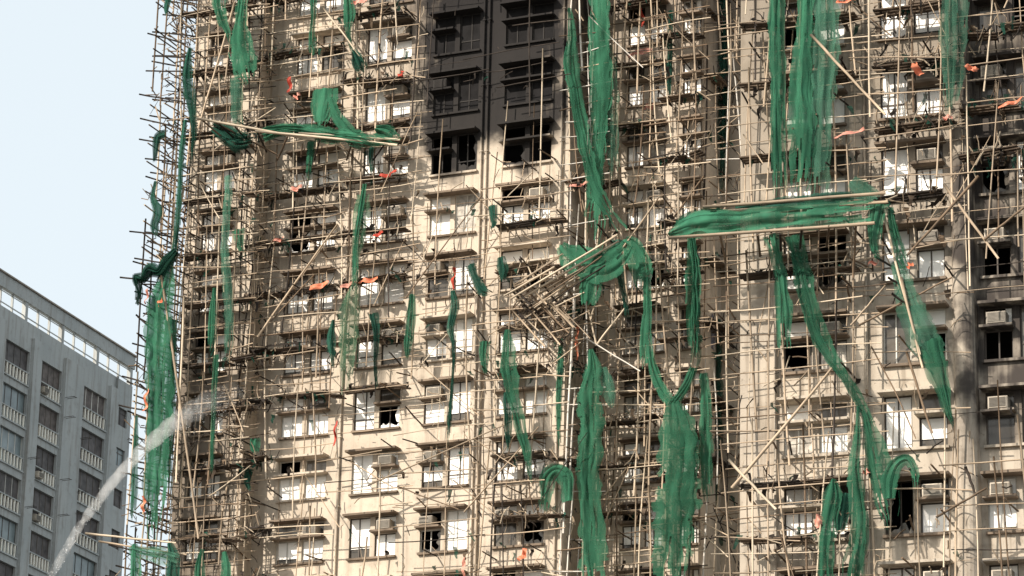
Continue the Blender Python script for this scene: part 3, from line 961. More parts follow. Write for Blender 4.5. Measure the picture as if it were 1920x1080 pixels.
LP = [
    (FA, 483, 632, 1.3, 633, 420, 1.4, .05, 'tan', 'long straight pole leaning up right across the left window column'),
    (FA, 606, 15, 1.4, 675, 105, 1.4, .045, 'pale', 'short pale pole slanting down right near the top left nets'),
    (FA, 440, 5, 2.8, 372, 240, 2.8, .05, 'tan', 'long tan pole leaning in front of the left wing, top end by the green strips'),
    (FA, 345, 350, 2.8, 322, 470, 2.8, .055, 'tan', 'thick tan pole standing crooked at the left corner above the big net'),
    (FA, 300, 500, 3.1, 372, 1010, 2.9, .06, 'tan', 'very long tan pole leaning across the big left corner net'),
    (FA, 345, 555, 2.9, 330, 905, 2.9, .05, 'pale', 'upright pale pole beside the big left corner net'),
    (FA, 225, 520, 3.1, 300, 530, 2.8, .04, 'char', 'charred pole poking out left above the big left corner net'),
    (FA, 255, 590, 3.2, 330, 655, 2.4, .04, 'char', 'upper charred pole stuck slantwise through the big left corner net'),
    (FA, 258, 625, 3.2, 335, 700, 2.4, .04, 'char', 'second charred pole stuck slantwise through the big left corner net'),
    (FA, 262, 720, 3.2, 330, 780, 2.4, .04, 'char', 'lowest charred pole stuck slantwise through the big left corner net'),
    (FA, 160, 1000, 3.4, 330, 1018, 2.6, .05, 'pale', 'upper pale pole sticking out left near the bottom corner tangle'),
    (FA, 185, 1015, 3.4, 350, 1040, 2.6, .045, 'tan', 'lower tan pole sticking out left near the bottom corner tangle'),
    (FA, 1078, 560, .7, 1056, 1000, .7, .05, 'steel', 'shiny tube standing upright below the collapsed pole deck'),
    (FA, 1150, 490, .3, 1235, 370, .3, .045, 'tan', 'slim pole leaning up right from the collapsed pole deck'),
    (FA, 1120, 645, .3, 1185, 560, .3, .045, 'pale', 'right leg of the V of two poles below the hanging net bag'),
    (FA, 1118, 648, .3, 1103, 580, .3, .045, 'pale', 'left leg of the V of two poles below the hanging net bag'),
    (FA, 1262, 410, -1.2, 1320, 330, -1.2, .045, 'brown', 'brown pole leaning over the left end of the long green catch net'),
    (FA, 690, 910, 1.3, 960, 790, 1.2, .035, 'tan', 'long thin pole leaning low across the two burnt columns'),
    (FA, 745, 912, 1.3, 860, 955, 1.2, .03, 'brown', 'thin brown pole drooping right below the left burnt column'),
    (FA, 870, 960, 1.3, 1010, 800, 1.2, .035, 'tan', 'thin pole rising right below the long dark green tail'),
    (FA, 760, 560, 1.3, 905, 365, 1.2, .03, 'brown', 'thin brown pole slanting across the left burnt column below the soot'),
    (FB, 1372, 915, 1.5, 1560, 690, 1.5, .055, 'tan', 'long tan diagonal pole across the left column of the right tower'),
    (FB, 1366, 862, 1.6, 1455, 955, 1.5, .05, 'pale', 'short pale pole crossing the foot of the long tan diagonal'),
    (FB, 1520, 65, 1.5, 1660, 215, 1.4, .05, 'tan', 'tan pole slanting down right from the upper sheer net'),
    (FB, 1770, 345, 1.5, 1872, 485, 1.4, .05, 'tan', 'down-sloping pole of the crossed pair by the sooty edge'),
    (FB, 1835, 330, 1.6, 1700, 480, 1.5, .05, 'brown', 'up-sloping pole of the crossed pair by the sooty edge'),
    (FB, 1845, 450, 1.5, 1925, 385, 1.5, .045, 'brown', 'brown pole rising to the right edge in front of a sooty window'),
    (FB, 1595, 610, 1.3, 1660, 535, 1.3, .035, 'tan', 'thin pole rising right between the left and middle windows of the right tower'),
    (FB, 1610, 610, 1.3, 1785, 520, 1.3, .035, 'brown', 'thin brown pole rising low towards the middle windows of the right tower'),
    (FB, 1655, 395, 1.5, 1725, 665, 1.4, .045, 'pale', 'upper pale pole held in the torn diagonal net of the right tower'),
    (FB, 1690, 520, 1.5, 1730, 690, 1.4, .045, 'tan', 'lower tan pole held in the torn diagonal net of the right tower'),
    (FB, 1640, 480, 1.6, 1680, 505, 1.1, .04, 'char', 'upper charred stick through the torn diagonal net'),
    (FB, 1665, 520, 1.6, 1705, 545, 1.1, .04, 'char', 'middle charred stick through the torn diagonal net'),
    (FB, 1672, 550, 1.6, 1718, 585, 1.1, .04, 'char', 'lowest charred stick through the torn diagonal net'),
    (FB, 1700, 660, 1.3, 1748, 812, 1.2, .045, 'brown', 'brown pole leaning in front of the big white middle window'),
    (FB, 1810, 875, 1.4, 1830, 930, 1.2, .05, 'char', 'charred post leaning at the foot of the rounded pier'),
    (FB, 1755, 970, 1.4, 1850, 915, 1.4, .04, 'brown', 'brown pole rising right at the foot of the rounded pier'),
]
for fr, x0, y0, w0, x1, y1, w1, r, m, lab in LP:
    loose_pole(fr, x0, y0, w0, x1, y1, w1, r, M[m], lab)


# collapsed deck of parallel poles in the middle
def collapsed_deck():
    a0 = FA.at(962, 545, 1.2); a1 = FA.at(1150, 445, 1.0)
    root = empty('collapsed_deck', FA, a0[0], a0[1], 1.2)
    tag(root, 'collapsed deck of parallel pale poles hanging slanted in the middle of the facade', 'scaffold deck')
    org = (a0[0], -1.2, a0[1])
    rows = [((958, 560, 1.9), (1158, 440, 1.6)), ((968, 566, 1.7), (1160, 452, 1.4)), ((975, 573, 1.5), (1150, 468, 1.2)), ((982, 580, 1.3), (1130, 490, 1.0)),
            ((990, 588, 1.1), (1120, 508, .8)), ((1000, 594, .9), (1105, 530, .6)), ((945, 555, 2.0), (1040, 500, 1.8)), ((970, 605, .9), (1060, 550, .6))]
    for (x, y, w), (X, Y, W) in rows:
        p, q = FA.at(x, y, w), FA.at(X, Y, W)
        mb = MB(); mb.tube(pole_pts((p[0], -w, p[1]), (q[0], -W, q[1]), .01), .045, 7)
        mb.build('pole', M['pale'] if rng.random() < 0.7 else M['tan'], root, origin=org, smooth=True)
    for k in range(26):
        x = rng.uniform(955, 1060); y = 552 + (x - 955) * 0.42 + rng.uniform(-38, 48); L = rng.uniform(35, 110); sl = rng.choice((-0.58, -0.62, -0.5, 0.95, 1.1)) + rng.uniform(-.12, .12)
        L = L if sl < 0 else L * 0.6
        w = 1.9 - (y - 540) * 0.012
        p, q = FA.at(x, y, w), FA.at(x + L, y + L * sl, w - 0.2)
        mb = MB(); mb.tube(pole_pts((p[0], -w, p[1]), (q[0], -w + 0.2, q[1]), .03), rng.uniform(.025, .042), 6)
        mb.build('pole', rng.choice((M['pale'], M['tan'], M['tan'], M['brown'], M['char'])), root, origin=org, smooth=True)
    for x, y, w, X, Y, W in ((975, 530, 1.9, 1060, 625, .5), (1000, 510, 1.9, 1070, 600, .5), (1030, 495, 1.9, 1085, 570, .5), (1085, 455, 1.8, 1130, 505, .6), (1120, 420, 1.8, 1160, 470, .6),
                             (960, 545, 1.7, 1045, 640, .6), (985, 560, 1.5, 1060, 650, .6)):
        p, q = FA.at(x, y, w), FA.at(X, Y, W)
        mb = MB(); mb.tube(pole_pts((p[0], -w, p[1]), (q[0], -W, q[1]), .02), .04, 6)
        mb.build('crossbar', M['char'] if rng.random() < 0.6 else M['brown'], root, origin=org, smooth=True)
    mb = MB()
    for k in range(260):
        x, y = rng.uniform(960, 1080), rng.uniform(540, 650)
        if abs((y - 560) - (x - 960) * 0.55 - 15) > 45: continue
        p = FA.at(x, y, 1.0); L = rng.uniform(.2, .7); an = rng.uniform(0, PI)
        mb.tube([(p[0], -1.0, p[1]), (p[0] + L * math.cos(an), -1.0 + rng.uniform(-.3, .3), p[1] + L * math.sin(an))], rng.uniform(.012, .03), 4, rng.choice((M['char'], M['char'], M['brown'], M['tan'])))
    o = mb.build('lashings', None, root, origin=org); o['kind'] = 'stuff'
collapsed_deck()


def catch_fan(fr, label, rails, struts, m1='pale'):
    x, y, w = rails[0][0]
    a = fr.at(x, y, w)
    root = empty('catch_platform', fr, a[0], a[1], w)
    tag(root, label, 'catch platform', 'sloping catch platforms jutting from the scaffolds')
    org = (a[0], -w, a[1])
    for nm, lst, r in (('rail', rails, .055), ('strut', struts, .04)):
        for (x, y, w), (X, Y, W) in lst:
            p, q = fr.at(x, y, w), fr.at(X, Y, W)
            mb = MB(); mb.tube(pole_pts((p[0], -w, p[1]), (q[0], -W, q[1]), .006), r, 7)
            mb.build(nm, M[m1] if nm == 'rail' else rng.choice((M['char'], M['brown'])), root, origin=org, smooth=True)


catch_fan(FA, 'tilted catch platform with one long pale rail on the upper left facade',
          [((370, 222, 4.2), (590, 262, 2.6)), ((480, 246, 3.4), (745, 272, 1.8)), ((560, 250, 2.6), (750, 262, 1.6))],
          [((380, 226, 4.1), (455, 290, 1.9)), ((410, 232, 3.9), (470, 290, 1.8)), ((440, 236, 3.7), (480, 285, 1.7)), ((480, 242, 3.4), (500, 285, 1.4)), ((400, 228, 4.0), (520, 290, 1.3)),
           ((540, 255, 2.8), (520, 300, 1.2)), ((600, 262, 2.5), (590, 300, 1.2)), ((660, 268, 2.2), (650, 300, 1.2)), ((720, 272, 1.9), (700, 300, 1.2))])
catch_fan(FB, 'long level catch platform wrapped in green net on the right tower',
          [((1318, 388, 2.4), (1660, 362, 2.2)), ((1300, 400, 2.2), (1665, 378, 2.0)), ((1254, 446, 2.8), (1640, 418, 2.6)), ((1330, 402, 1.4), (1600, 380, 1.4))],
          [((1420, 440, 2.7), (1425, 480, 1.2)), ((1462, 438, 2.7), (1464, 470, 1.4)), ((1503, 425, 2.7), (1500, 465, 1.4)), ((1555, 424, 2.7), (1550, 462, 1.2)), ((1605, 420, 2.6), (1600, 520, 1.2)),
           ((1350, 440, 2.7), (1360, 490, 1.2))], 'tan')


# ------------------------------------------------------------------ nets
def catmull(p, step):
    out = []
    P = [p[0]] + list(p) + [p[-1]]
    for i in range(1, len(P) - 2):
        a, b, c, d = P[i - 1], P[i], P[i + 1], P[i + 2]
        L = math.hypot(c[0] - b[0], c[1] - b[1]); n = max(2, int(L / step))
        for k in range(n):
            t = k / n
            out.append(tuple(0.5 * ((2 * b[j]) + (c[j] - a[j]) * t + (2 * a[j] - 5 * b[j] + 4 * c[j] - d[j]) * t * t + (3 * b[j] - a[j] - 3 * c[j] + d[j]) * t ** 3) for j in range(3)))
    out.append(tuple(p[-1]))
    return out


NETSEED = [100]


def net(label, fr, path, w, mt='net', cat='torn net', fold=None, group='torn green nets hanging on the scaffolds', name='safety_net', layers=2, rag=0.22):
    NETSEED[0] += 1
    rg = random.Random(NETSEED[0])
    p0 = fr.at(path[0][0], path[0][1], w)
    org = (p0[0], -w, p0[1])
    pts = []
    for x, y, wd in path:
        u, z = fr.at(x, y, w); pts.append((u, z, max(wd * 1.35 * fr.mpp(x, y, w), 0.05)))
    rows = catmull(pts, 0.10)
    mb = MB(); nr = len(rows)
    for ly in range(layers):
        ph = rg.uniform(0, 9); fq = rg.uniform(0.9, 2.1); sd = rg.uniform(0, 100)
        C = 18; grid = {}
        frac = 1.0 if ly == 0 else rg.uniform(0.5, 0.75)
        sh = 0.0 if ly == 0 else rg.choice((-1, 1)) * (1 - frac) * 0.5
        endr = [nr - 1 - int(nr * rag * max(0, noise.noise(Vector((c * 0.6, sd, 3))) + 0.25) * 1.4) for c in range(C + 1)]
        for i, (u, z, wd) in enumerate(rows):
            a, b = rows[max(0, i - 1)], rows[min(nr - 1, i + 1)]
            tx, tz = b[0] - a[0], b[1] - a[1]; L = math.hypot(tx, tz) or 1
            nx, nz = -tz / L, tx / L
            amp = fold if fold else min(0.055, 0.018 + wd * 0.04)
            el = 1 + 0.28 * noise.noise(Vector((i * 0.17, sd, 0))); er = 1 + 0.28 * noise.noise(Vector((i * 0.17, sd, 7)))
            for c in range(C + 1):
                s = -1 + 2 * c / C
                s2 = (s * frac + sh) * (el if s < 0 else er) * 0.5 * wd
                s2 += 0.05 * wd * noise.noise(Vector((i * 0.15, c * 0.4, sd + 2)))
                f = math.sin(ph + s * fq * PI * (1 + 0.15 * math.sin(i * 0.05)) + 1.3 * noise.noise(Vector((i * 0.08, c * 0.1, sd))))
                f += 1.8 * noise.noise(Vector((i * 0.05, c * 0.16, sd + 5))) + 0.5 * noise.noise(Vector((i * 0.2, c * 0.5, sd + 8)))
                ww = w + amp * f + ly * 0.05
                grid[i, c] = len(mb.v); mb.v.append((u + nx * s2, -ww, z + nz * s2))
        for i in range(nr - 1):
            for c in range(C):
                if i >= min(endr[c], endr[c + 1]): continue
                edge = c in (0, C - 1)
                if edge and noise.noise(Vector((i * 0.25, c, sd))) > 0.18: continue
                if noise.noise(Vector((i * 0.10, c * 0.3, sd + 9))) > 0.58: continue
                mb.f.append((grid[i, c], grid[i, c + 1], grid[i + 1, c + 1], grid[i + 1, c])); mb.mi.append(0)
    o = mb.build(name, M[mt], None, fr, org, True)
    uvl = o.data.uv_layers.new(name='across')
    for lp in o.data.loops:
        q = lp.vertex_index % (C + 1)
        uvl.data[lp.index].uv = (-1 + 2 * q / C, 0)
    return tag(o, label, cat, group)


WN = 1.35
NA = [
    ('bright green net strip at the top of the left wing, narrowing downwards', [(410, -20, 24), (412, 10, 22), (418, 38, 16), (428, 60, 9), (433, 84, 4)], 2.9, 'net'),
    ('wide gathered green net hanging at the top right of the left wing', [(458, -20, 18), (452, 40, 20), (452, 75, 34), (456, 110, 38), (462, 135, 34), (468, 158, 12)], 2.95, 'net'),
    ('pale flat net strip below the wide gathered net of the left wing', [(444, 145, 22), (445, 190, 20), (446, 238, 18)], 2.8, 'sheer'),
    ('dark ragged net clinging to the left corner below the top', [(357, 90, 6), (352, 130, 16), (355, 170, 18), (362, 215, 12), (364, 260, 8), (360, 310, 6)], 2.8, 'net_dark'),
    ('small dark net tag at the very top of the left corner', [(318, -10, 10), (312, 12, 10), (312, 28, 3)], 3.2, 'net_dark'),
    ('narrow net strip hanging from the top left of the burnt bays', [(652, -10, 14), (655, 30, 19), (654, 62, 8), (662, 100, 6)], WN, 'net'),
    ('dark net clump under the narrow strip left of the burnt bays', [(664, 96, 8), (674, 118, 24), (680, 136, 14)], WN, 'net_dark'),
    ('thin net ribbon high over the left window column', [(588, -10, 14), (588, 30, 8), (585, 65, 10), (588, 92, 14), (586, 108, 8)], WN, 'net'),
    ('square green net draped over poles above the tilted catch platform', [(612, 166, 44), (609, 188, 44), (606, 212, 36), (603, 236, 14)], WN, 'net'),
    ('slanting green net tail running down to the tilted catch platform', [(620, 185, 10), (630, 215, 16), (648, 240, 20), (668, 262, 26), (690, 272, 20)], 1.6, 'net'),
    ('bunched green net lying along the tilted catch platform', [(495, 250, 24), (540, 243, 20), (590, 250, 26), (640, 256, 24), (690, 264, 20), (748, 270, 24)], 2.2, 'net'),
    ('dark net hanging under the left end of the tilted catch platform', [(400, 240, 14), (425, 252, 30), (450, 266, 30), (480, 262, 24)], 3.0, 'net_dark'),
    ('small green net lump at the right end of the tilted catch platform', [(705, 245, 16), (725, 250, 26), (742, 262, 22)], 1.5, 'net'),
    ('thin bright net tongue below the tilted catch platform', [(583, 266, 16), (581, 295, 13), (579, 322, 9), (579, 345, 4)], WN, 'net'),
    ('dark net rag hanging under the right end of the tilted catch platform', [(697, 276, 9), (695, 300, 8), (698, 325, 5)], WN, 'net_dark'),
    ('little net hook sticking out at the left corner beside the tilted platform', [(310, 250, 14), (296, 256, 14), (292, 280, 10), (290, 305, 4)], 3.2, 'net_dark'),
    ('long dark ragged strip running down the upper corner scaffold', [(347, 225, 7), (340, 290, 10), (336, 360, 9), (331, 430, 12), (324, 490, 14)], 3.0, 'net_dark'),
    ('small frayed net hanging at the left corner above the big net', [(292, 340, 6), (286, 370, 9), (296, 398, 16), (290, 425, 14), (296, 445, 8)], 3.2, 'net_dark'),
    ('dark crumpled net ball on top of the big left corner net', [(330, 470, 10), (312, 490, 18), (300, 510, 14), (282, 506, 22), (268, 524, 14), (256, 520, 16), (262, 545, 12), (258, 572, 6)], 3.2, 'net_dark'),
    ('big long green net wrapped down the left corner', [(318, 490, 12), (312, 530, 30), (300, 580, 44), (297, 640, 46), (300, 720, 44), (298, 800, 44), (294, 880, 38), (292, 960, 38), (290, 1012, 20)], 3.0, 'net'),
    ('second green strip right of the big left corner net', [(322, 600, 16), (322, 700, 16), (318, 780, 18), (314, 860, 16), (316, 925, 10)], 2.8, 'net'),
    ('thin net strip outermost left against the sky', [(257, 780, 4), (254, 850, 8), (251, 930, 10), (248, 985, 5)], 3.4, 'net'),
    ('frayed net sheet strung low across the bottom left corner', [(243, 1030, 12), (268, 1036, 18), (298, 1040, 24), (336, 1052, 18)], 3.2, 'sheer'),
    ('green net tail at the very bottom left edge of the tower', [(252, 1020, 8), (254, 1050, 18), (256, 1110, 22)], 3.2, 'net'),
    ('dark net tail at the bottom left between the corner poles', [(318, 1018, 8), (325, 1050, 20), (322, 1110, 24)], 3.1, 'net_dark'),
    ('green strip left of the pair at the bottom of the left wing', [(380, 1030, 6), (374, 1060, 14), (374, 1100, 18)], 2.9, 'net'),
    ('green strip right of the pair at the bottom of the left wing', [(420, 1035, 8), (423, 1065, 16), (421, 1100, 18)], 2.9, 'net'),
    ('long faded green strip down the middle of the left wing', [(427, 330, 12), (425, 400, 14), (421, 470, 14), (428, 560, 16), (428, 640, 14), (420, 690, 8)], 2.8, 'sheer'),
    ('narrow bright strip left of the long faded strip on the left wing', [(402, 540, 6), (399, 580, 11), (397, 630, 13), (395, 660, 5)], 2.9, 'net'),
    ('lower narrow green strip on the left wing by the water spray', [(406, 665, 10), (402, 740, 9), (399, 830, 8), (396, 900, 5)], 2.9, 'net'),
    ('short wide net flap in the shaded slot right of the left wing', [(447, 430, 22), (449, 455, 15), (456, 480, 5)], 1.8, 'net'),
    ('faint sheer net panel over the spandrels left of the burnt column', [(682, 365, 26), (676, 420, 26), (668, 480, 16), (664, 535, 14), (656, 580, 36), (654, 660, 34), (648, 740, 22)], WN, 'haze_net'),
    ('thin green knot strip crossing the faint sheer panel', [(684, 345, 8), (676, 400, 10), (668, 450, 7), (666, 510, 10), (668, 545, 4)], WN + .1, 'net'),
    ('small dark net tail on the left window column beside the faint panel', [(625, 600, 6), (621, 635, 13), (624, 665, 10), (626, 690, 4)], WN, 'net_dark'),
    ('small dark net tail right of the faint sheer panel', [(700, 588, 16), (706, 625, 9), (704, 680, 6), (706, 730, 5)], WN, 'net_dark'),
    ('spindle-shaped net hanging between the burnt column and its left neighbour', [(773, 552, 8), (771, 590, 13), (766, 640, 13), (764, 676, 4)], WN, 'net'),
    ('small net rag snagged beside the boxed air conditioner of the left burnt column', [(882, 496, 14), (890, 520, 12), (905, 545, 16), (922, 550, 6)], WN, 'net_dark'),
    ('ragged net string down the left burnt column', [(848, 545, 8), (852, 575, 15), (845, 615, 12), (851, 650, 8), (848, 720, 5), (842, 790, 9), (841, 835, 4)], WN, 'net_dark'),
    ('net tassel hanging on a pole between the two burnt columns', [(909, 640, 14), (908, 672, 13), (912, 702, 6)], WN, 'net'),
    ('long dark green tail hanging over the right burnt column', [(951, 618, 8), (953, 650, 20), (954, 700, 26), (965, 750, 20), (976, 800, 17), (988, 850, 13), (997, 905, 4)], WN + .1, 'net'),
    ('thin side tail left of the long dark green tail', [(951, 735, 12), (953, 790, 12), (956, 845, 7)], WN, 'net_dark'),
    ('small net scrap left of the collapsed deck', [(940, 482, 12), (944, 505, 16), (943, 528, 6)], WN, 'net_dark'),
    ('little dark net knot between the burnt columns under the soot', [(924, 385, 18), (926, 405, 14), (926, 428, 5)], WN, 'net_dark'),
    ('narrow green net trailing from the right edge of the soot down to the net bag', [(1068, 15, 5), (1072, 70, 14), (1069, 118, 24), (1080, 180, 20), (1092, 250, 22), (1106, 310, 20), (1124, 368, 20), (1148, 410, 18), (1168, 440, 22)], .6, 'net'),
    ('broad bright green net column right of the burnt bays', [(1122, -20, 30), (1124, 70, 32), (1128, 150, 36), (1124, 230, 28), (1120, 310, 24), (1116, 380, 28), (1113, 430, 34), (1110, 465, 32)], .3, 'net'),
    ('paler net strand close beside the broad bright net column', [(1138, 80, 14), (1144, 160, 24), (1148, 250, 20), (1150, 338, 18)], .1, 'sheer'),
    ('sagging green net bag hung on the collapsed deck', [(1052, 460, 14), (1068, 480, 36), (1100, 498, 52), (1135, 500, 50), (1165, 480, 44), (1182, 455, 24)], 1.3, 'net'),
    ('fringe hanging under the sagging net bag', [(1108, 520, 40), (1106, 545, 36), (1102, 572, 20)], 1.2, 'net'),
    ('small dark strand right of the net bag', [(1158, 450, 18), (1156, 490, 15), (1168, 540, 8), (1176, 600, 6)], .4, 'net_dark'),
    ('puffed green net draped right of the net bag', [(1170, 452, 18), (1188, 468, 30), (1200, 500, 34), (1204, 530, 26), (1200, 545, 8)], .3, 'net'),
    ('long net tail below the puffed net, ending in a knot', [(1213, 520, 12), (1214, 580, 13), (1211, 640, 20), (1216, 690, 22)], .3, 'net'),
    ('left arm of the Y of green net over the big lower net', [(1220, 670, 12), (1228, 700, 15), (1244, 735, 16), (1264, 756, 18)], .3, 'net'),
    ('right arm of the Y of green net over the big lower net', [(1300, 690, 12), (1290, 715, 14), (1276, 738, 14), (1262, 758, 16)], .3, 'net'),
    ('straight green net column under the left end of the long catch platform', [(1297, 440, 12), (1301, 520, 22), (1301, 600, 24), (1301, 660, 24), (1297, 705, 12)], .2, 'net'),
    ('big wide green net hanging at the bottom centre below the Y', [(1262, 755, 22), (1270, 800, 52), (1272, 870, 66), (1266, 950, 66), (1260, 1030, 66), (1256, 1110, 72)], .3, 'net'),
    ('separate green strip on the right of the big wide lower net', [(1320, 700, 12), (1324, 780, 18), (1324, 860, 20), (1328, 940, 14)], -.2, 'net'),
    ('tall dark folded green net hanging at the bottom, left of the big wide one', [(1108, 655, 8), (1112, 690, 26), (1106, 740, 38), (1108, 810, 38), (1104, 880, 36), (1108, 950, 36), (1112, 1020, 44), (1118, 1110, 54)], .5, 'net'),
    ('triangular net flap on the right of the tall folded net', [(1130, 690, 12), (1140, 725, 26), (1148, 765, 10)], .4, 'sheer'),
    ('thin green strip beside the shiny tube', [(1052, 635, 6), (1050, 700, 12), (1048, 790, 8), (1050, 840, 5)], .5, 'net'),
    ('arched net slung over the shiny tube near the bottom', [(1064, 940, 16), (1060, 900, 26), (1045, 884, 26), (1028, 900, 26), (1022, 945, 18), (1024, 960, 8)], .8, 'net'),
    ('left grey-green net strip in the dark gap, upper half', [(1326, -20, 16), (1327, 120, 16), (1325, 240, 15), (1322, 370, 12)], -3.6, 'net_dark'),
    ('right grey-green net strip in the dark gap, upper half', [(1356, -20, 14), (1356, 120, 14), (1354, 250, 13), (1352, 380, 10)], -4.0, 'net_dark'),
    ('dark net curtain low in the dark gap', [(1340, 600, 20), (1338, 720, 26), (1338, 850, 24), (1336, 960, 18)], -4.0, 'net_dark'),
    ('small bright net scrap above the bottom left windows', [(478, 822, 16), (478, 842, 14), (482, 850, 4)], WN, 'net'),
    ('small dark net rag beside the bottom left windows', [(468, 880, 14), (464, 905, 10), (470, 920, 4)], WN, 'net_dark'),
    ('thin green thread strip over the set-back windows', [(1258, 20, 8), (1256, 100, 9), (1254, 190, 7)], -1.6, 'net_dark'),
]
NBL = [
    ('tall straight green net strip at the top left of the right tower', [(1455, -20, 25), (1457, 120, 24), (1459, 240, 22), (1461, 368, 21)], WN, 'net'),
    ('bright folded green net beside the tall straight strip', [(1512, -20, 24), (1508, 70, 26), (1503, 150, 34), (1504, 230, 40), (1502, 300, 40), (1496, 360, 24)], WN, 'net'),
    ('see-through net panel at the top of the right tower', [(1542, -20, 44), (1542, 100, 46), (1538, 220, 42), (1534, 372, 30)], WN - .1, 'sheer'),
    ('dark net strip high on the sooty right part', [(1790, -20, 38), (1789, 70, 38), (1787, 150, 30), (1783, 212, 16)], WN, 'sheer'),
    ('long level green net wrapped along the right catch platform', [(1254, 440, 6), (1275, 430, 26), (1310, 420, 36), (1380, 416, 36), (1470, 406, 38), (1560, 401, 38), (1640, 393, 30)], 2.5, 'net'),
    ('folded net on the left end of the right catch platform', [(1268, 418, 8), (1295, 408, 18), (1330, 402, 18), (1368, 402, 10)], 2.3, 'net'),
    ('dark net lying on top of the right catch platform', [(1380, 396, 16), (1450, 384, 18), (1540, 378, 24), (1620, 372, 22)], 2.0, 'net_dark'),
    ('small sheer net flap above the right catch platform', [(1596, 340, 18), (1615, 355, 26), (1640, 378, 26)], 1.6, 'sheer'),
    ('net draped down from the right end of the catch platform', [(1650, 382, 26), (1643, 420, 24), (1640, 455, 18), (1648, 490, 8)], 1.7, 'net'),
    ('curved net arm on the far right of the catch platform', [(1668, 390, 12), (1676, 430, 12), (1686, 470, 16), (1700, 505, 12)], 1.6, 'net'),
    ('sheer torn net running diagonally down to the middle windows', [(1680, 490, 22), (1692, 530, 28), (1712, 590, 40), (1735, 640, 50), (1752, 670, 44)], WN, 'sheer'),
    ('green end of the torn diagonal net over the middle window', [(1740, 640, 44), (1752, 680, 36), (1766, 725, 24), (1776, 765, 14), (1788, 800, 6)], WN, 'net'),
    ('left hanging net below the right catch platform', [(1445, 440, 26), (1458, 490, 18), (1465, 540, 22), (1468, 600, 26), (1470, 655, 20)], WN, 'net'),
    ('long green net sweeping down right from the catch platform to the bottom', [(1490, 440, 26), (1503, 500, 26), (1516, 560, 26), (1534, 620, 28), (1556, 665, 20), (1580, 700, 16), (1604, 738, 16), (1622, 775, 14), (1634, 815, 26), (1646, 870, 42), (1660, 930, 40), (1668, 975, 24), (1666, 995, 8)], WN, 'net'),
    ('pointed net hanging left of the sweeping net near the bottom', [(1608, 762, 5), (1608, 820, 12), (1602, 880, 20), (1606, 930, 26), (1612, 1000, 28), (1602, 1060, 36), (1596, 1110, 36)], WN + .1, 'net'),
    ('looped net flap slung right of the sweeping net', [(1668, 935, 16), (1670, 900, 24), (1682, 872, 22), (1702, 862, 16), (1715, 882, 13), (1717, 915, 8)], WN + .2, 'net'),
    ('bulging net hung over the bottom windows of the right tower', [(1563, 898, 6), (1562, 930, 30), (1556, 970, 26), (1550, 1030, 24), (1548, 1110, 24)], WN, 'net'),
    ('shadowy net fold between the bulging net and the pointed net', [(1585, 925, 24), (1580, 960, 26), (1576, 1000, 14)], WN - .2, 'net_dark'),
]
for lab, path, w, mt in NA:
    mess = any(k in lab for k in ('crumpled', 'tangled', 'bunched', 'under the left end', 'lump'))
    net(lab, FA, path, w, mt, fold=0.12 if mess else None, rag=0.4 if mess else 0.22, layers=3 if mess else 2)
for lab, path, w, mt in NBL:
    band = 'long level' in lab
    net(lab, FB, path, w, mt, fold=0.07 if band else None, layers=2)


# ------------------------------------------------------------------ tarpaulin scraps
def scrap(fr, x, y, wd, ht, ang, w, mt, label, cat='tarpaulin scrap'):
    rg = random.Random(int(x * 7 + y))
    mpp = fr.mpp(x, y, w); a, b = wd * mpp, ht * mpp
    u, z = fr.at(x, y, w)
    mb = MB(); nx, nz = 9, 6; sd = rg.uniform(0, 50); grid = {}
    ca, sa = math.cos(R(ang)), math.sin(R(ang))
    for i in range(nx + 1):
        for j in range(nz + 1):
            s, t = i / nx - 0.5, j / nz - 0.5
            taper = 1 - 0.35 * abs(s) * 2 * rg.uniform(0.6, 1.2)
            p = s * a + 0.10 * b * noise.noise(Vector((t * 3, sd, 1))); q = t * b * taper + 0.35 * b * noise.noise(Vector((s * 3, sd, 4)))
            dw = 0.10 * math.sin(s * 9 + sd) + 0.12 * noise.noise(Vector((s * 4, t * 3, sd))) - t * 0.12
            grid[i, j] = len(mb.v); mb.v.append((u + p * ca - q * sa, -(w + dw), z + p * sa + q * ca))
    for i in range(nx):
        for j in range(nz):
            mb.f.append((grid[i, j], grid[i + 1, j], grid[i + 1, j + 1], grid[i, j + 1])); mb.mi.append(0)
    o = mb.build('tarpaulin_scrap', M[mt], None, fr, (u, -w, z), True)
    return tag(o, label, cat, 'torn orange tarpaulin scraps')


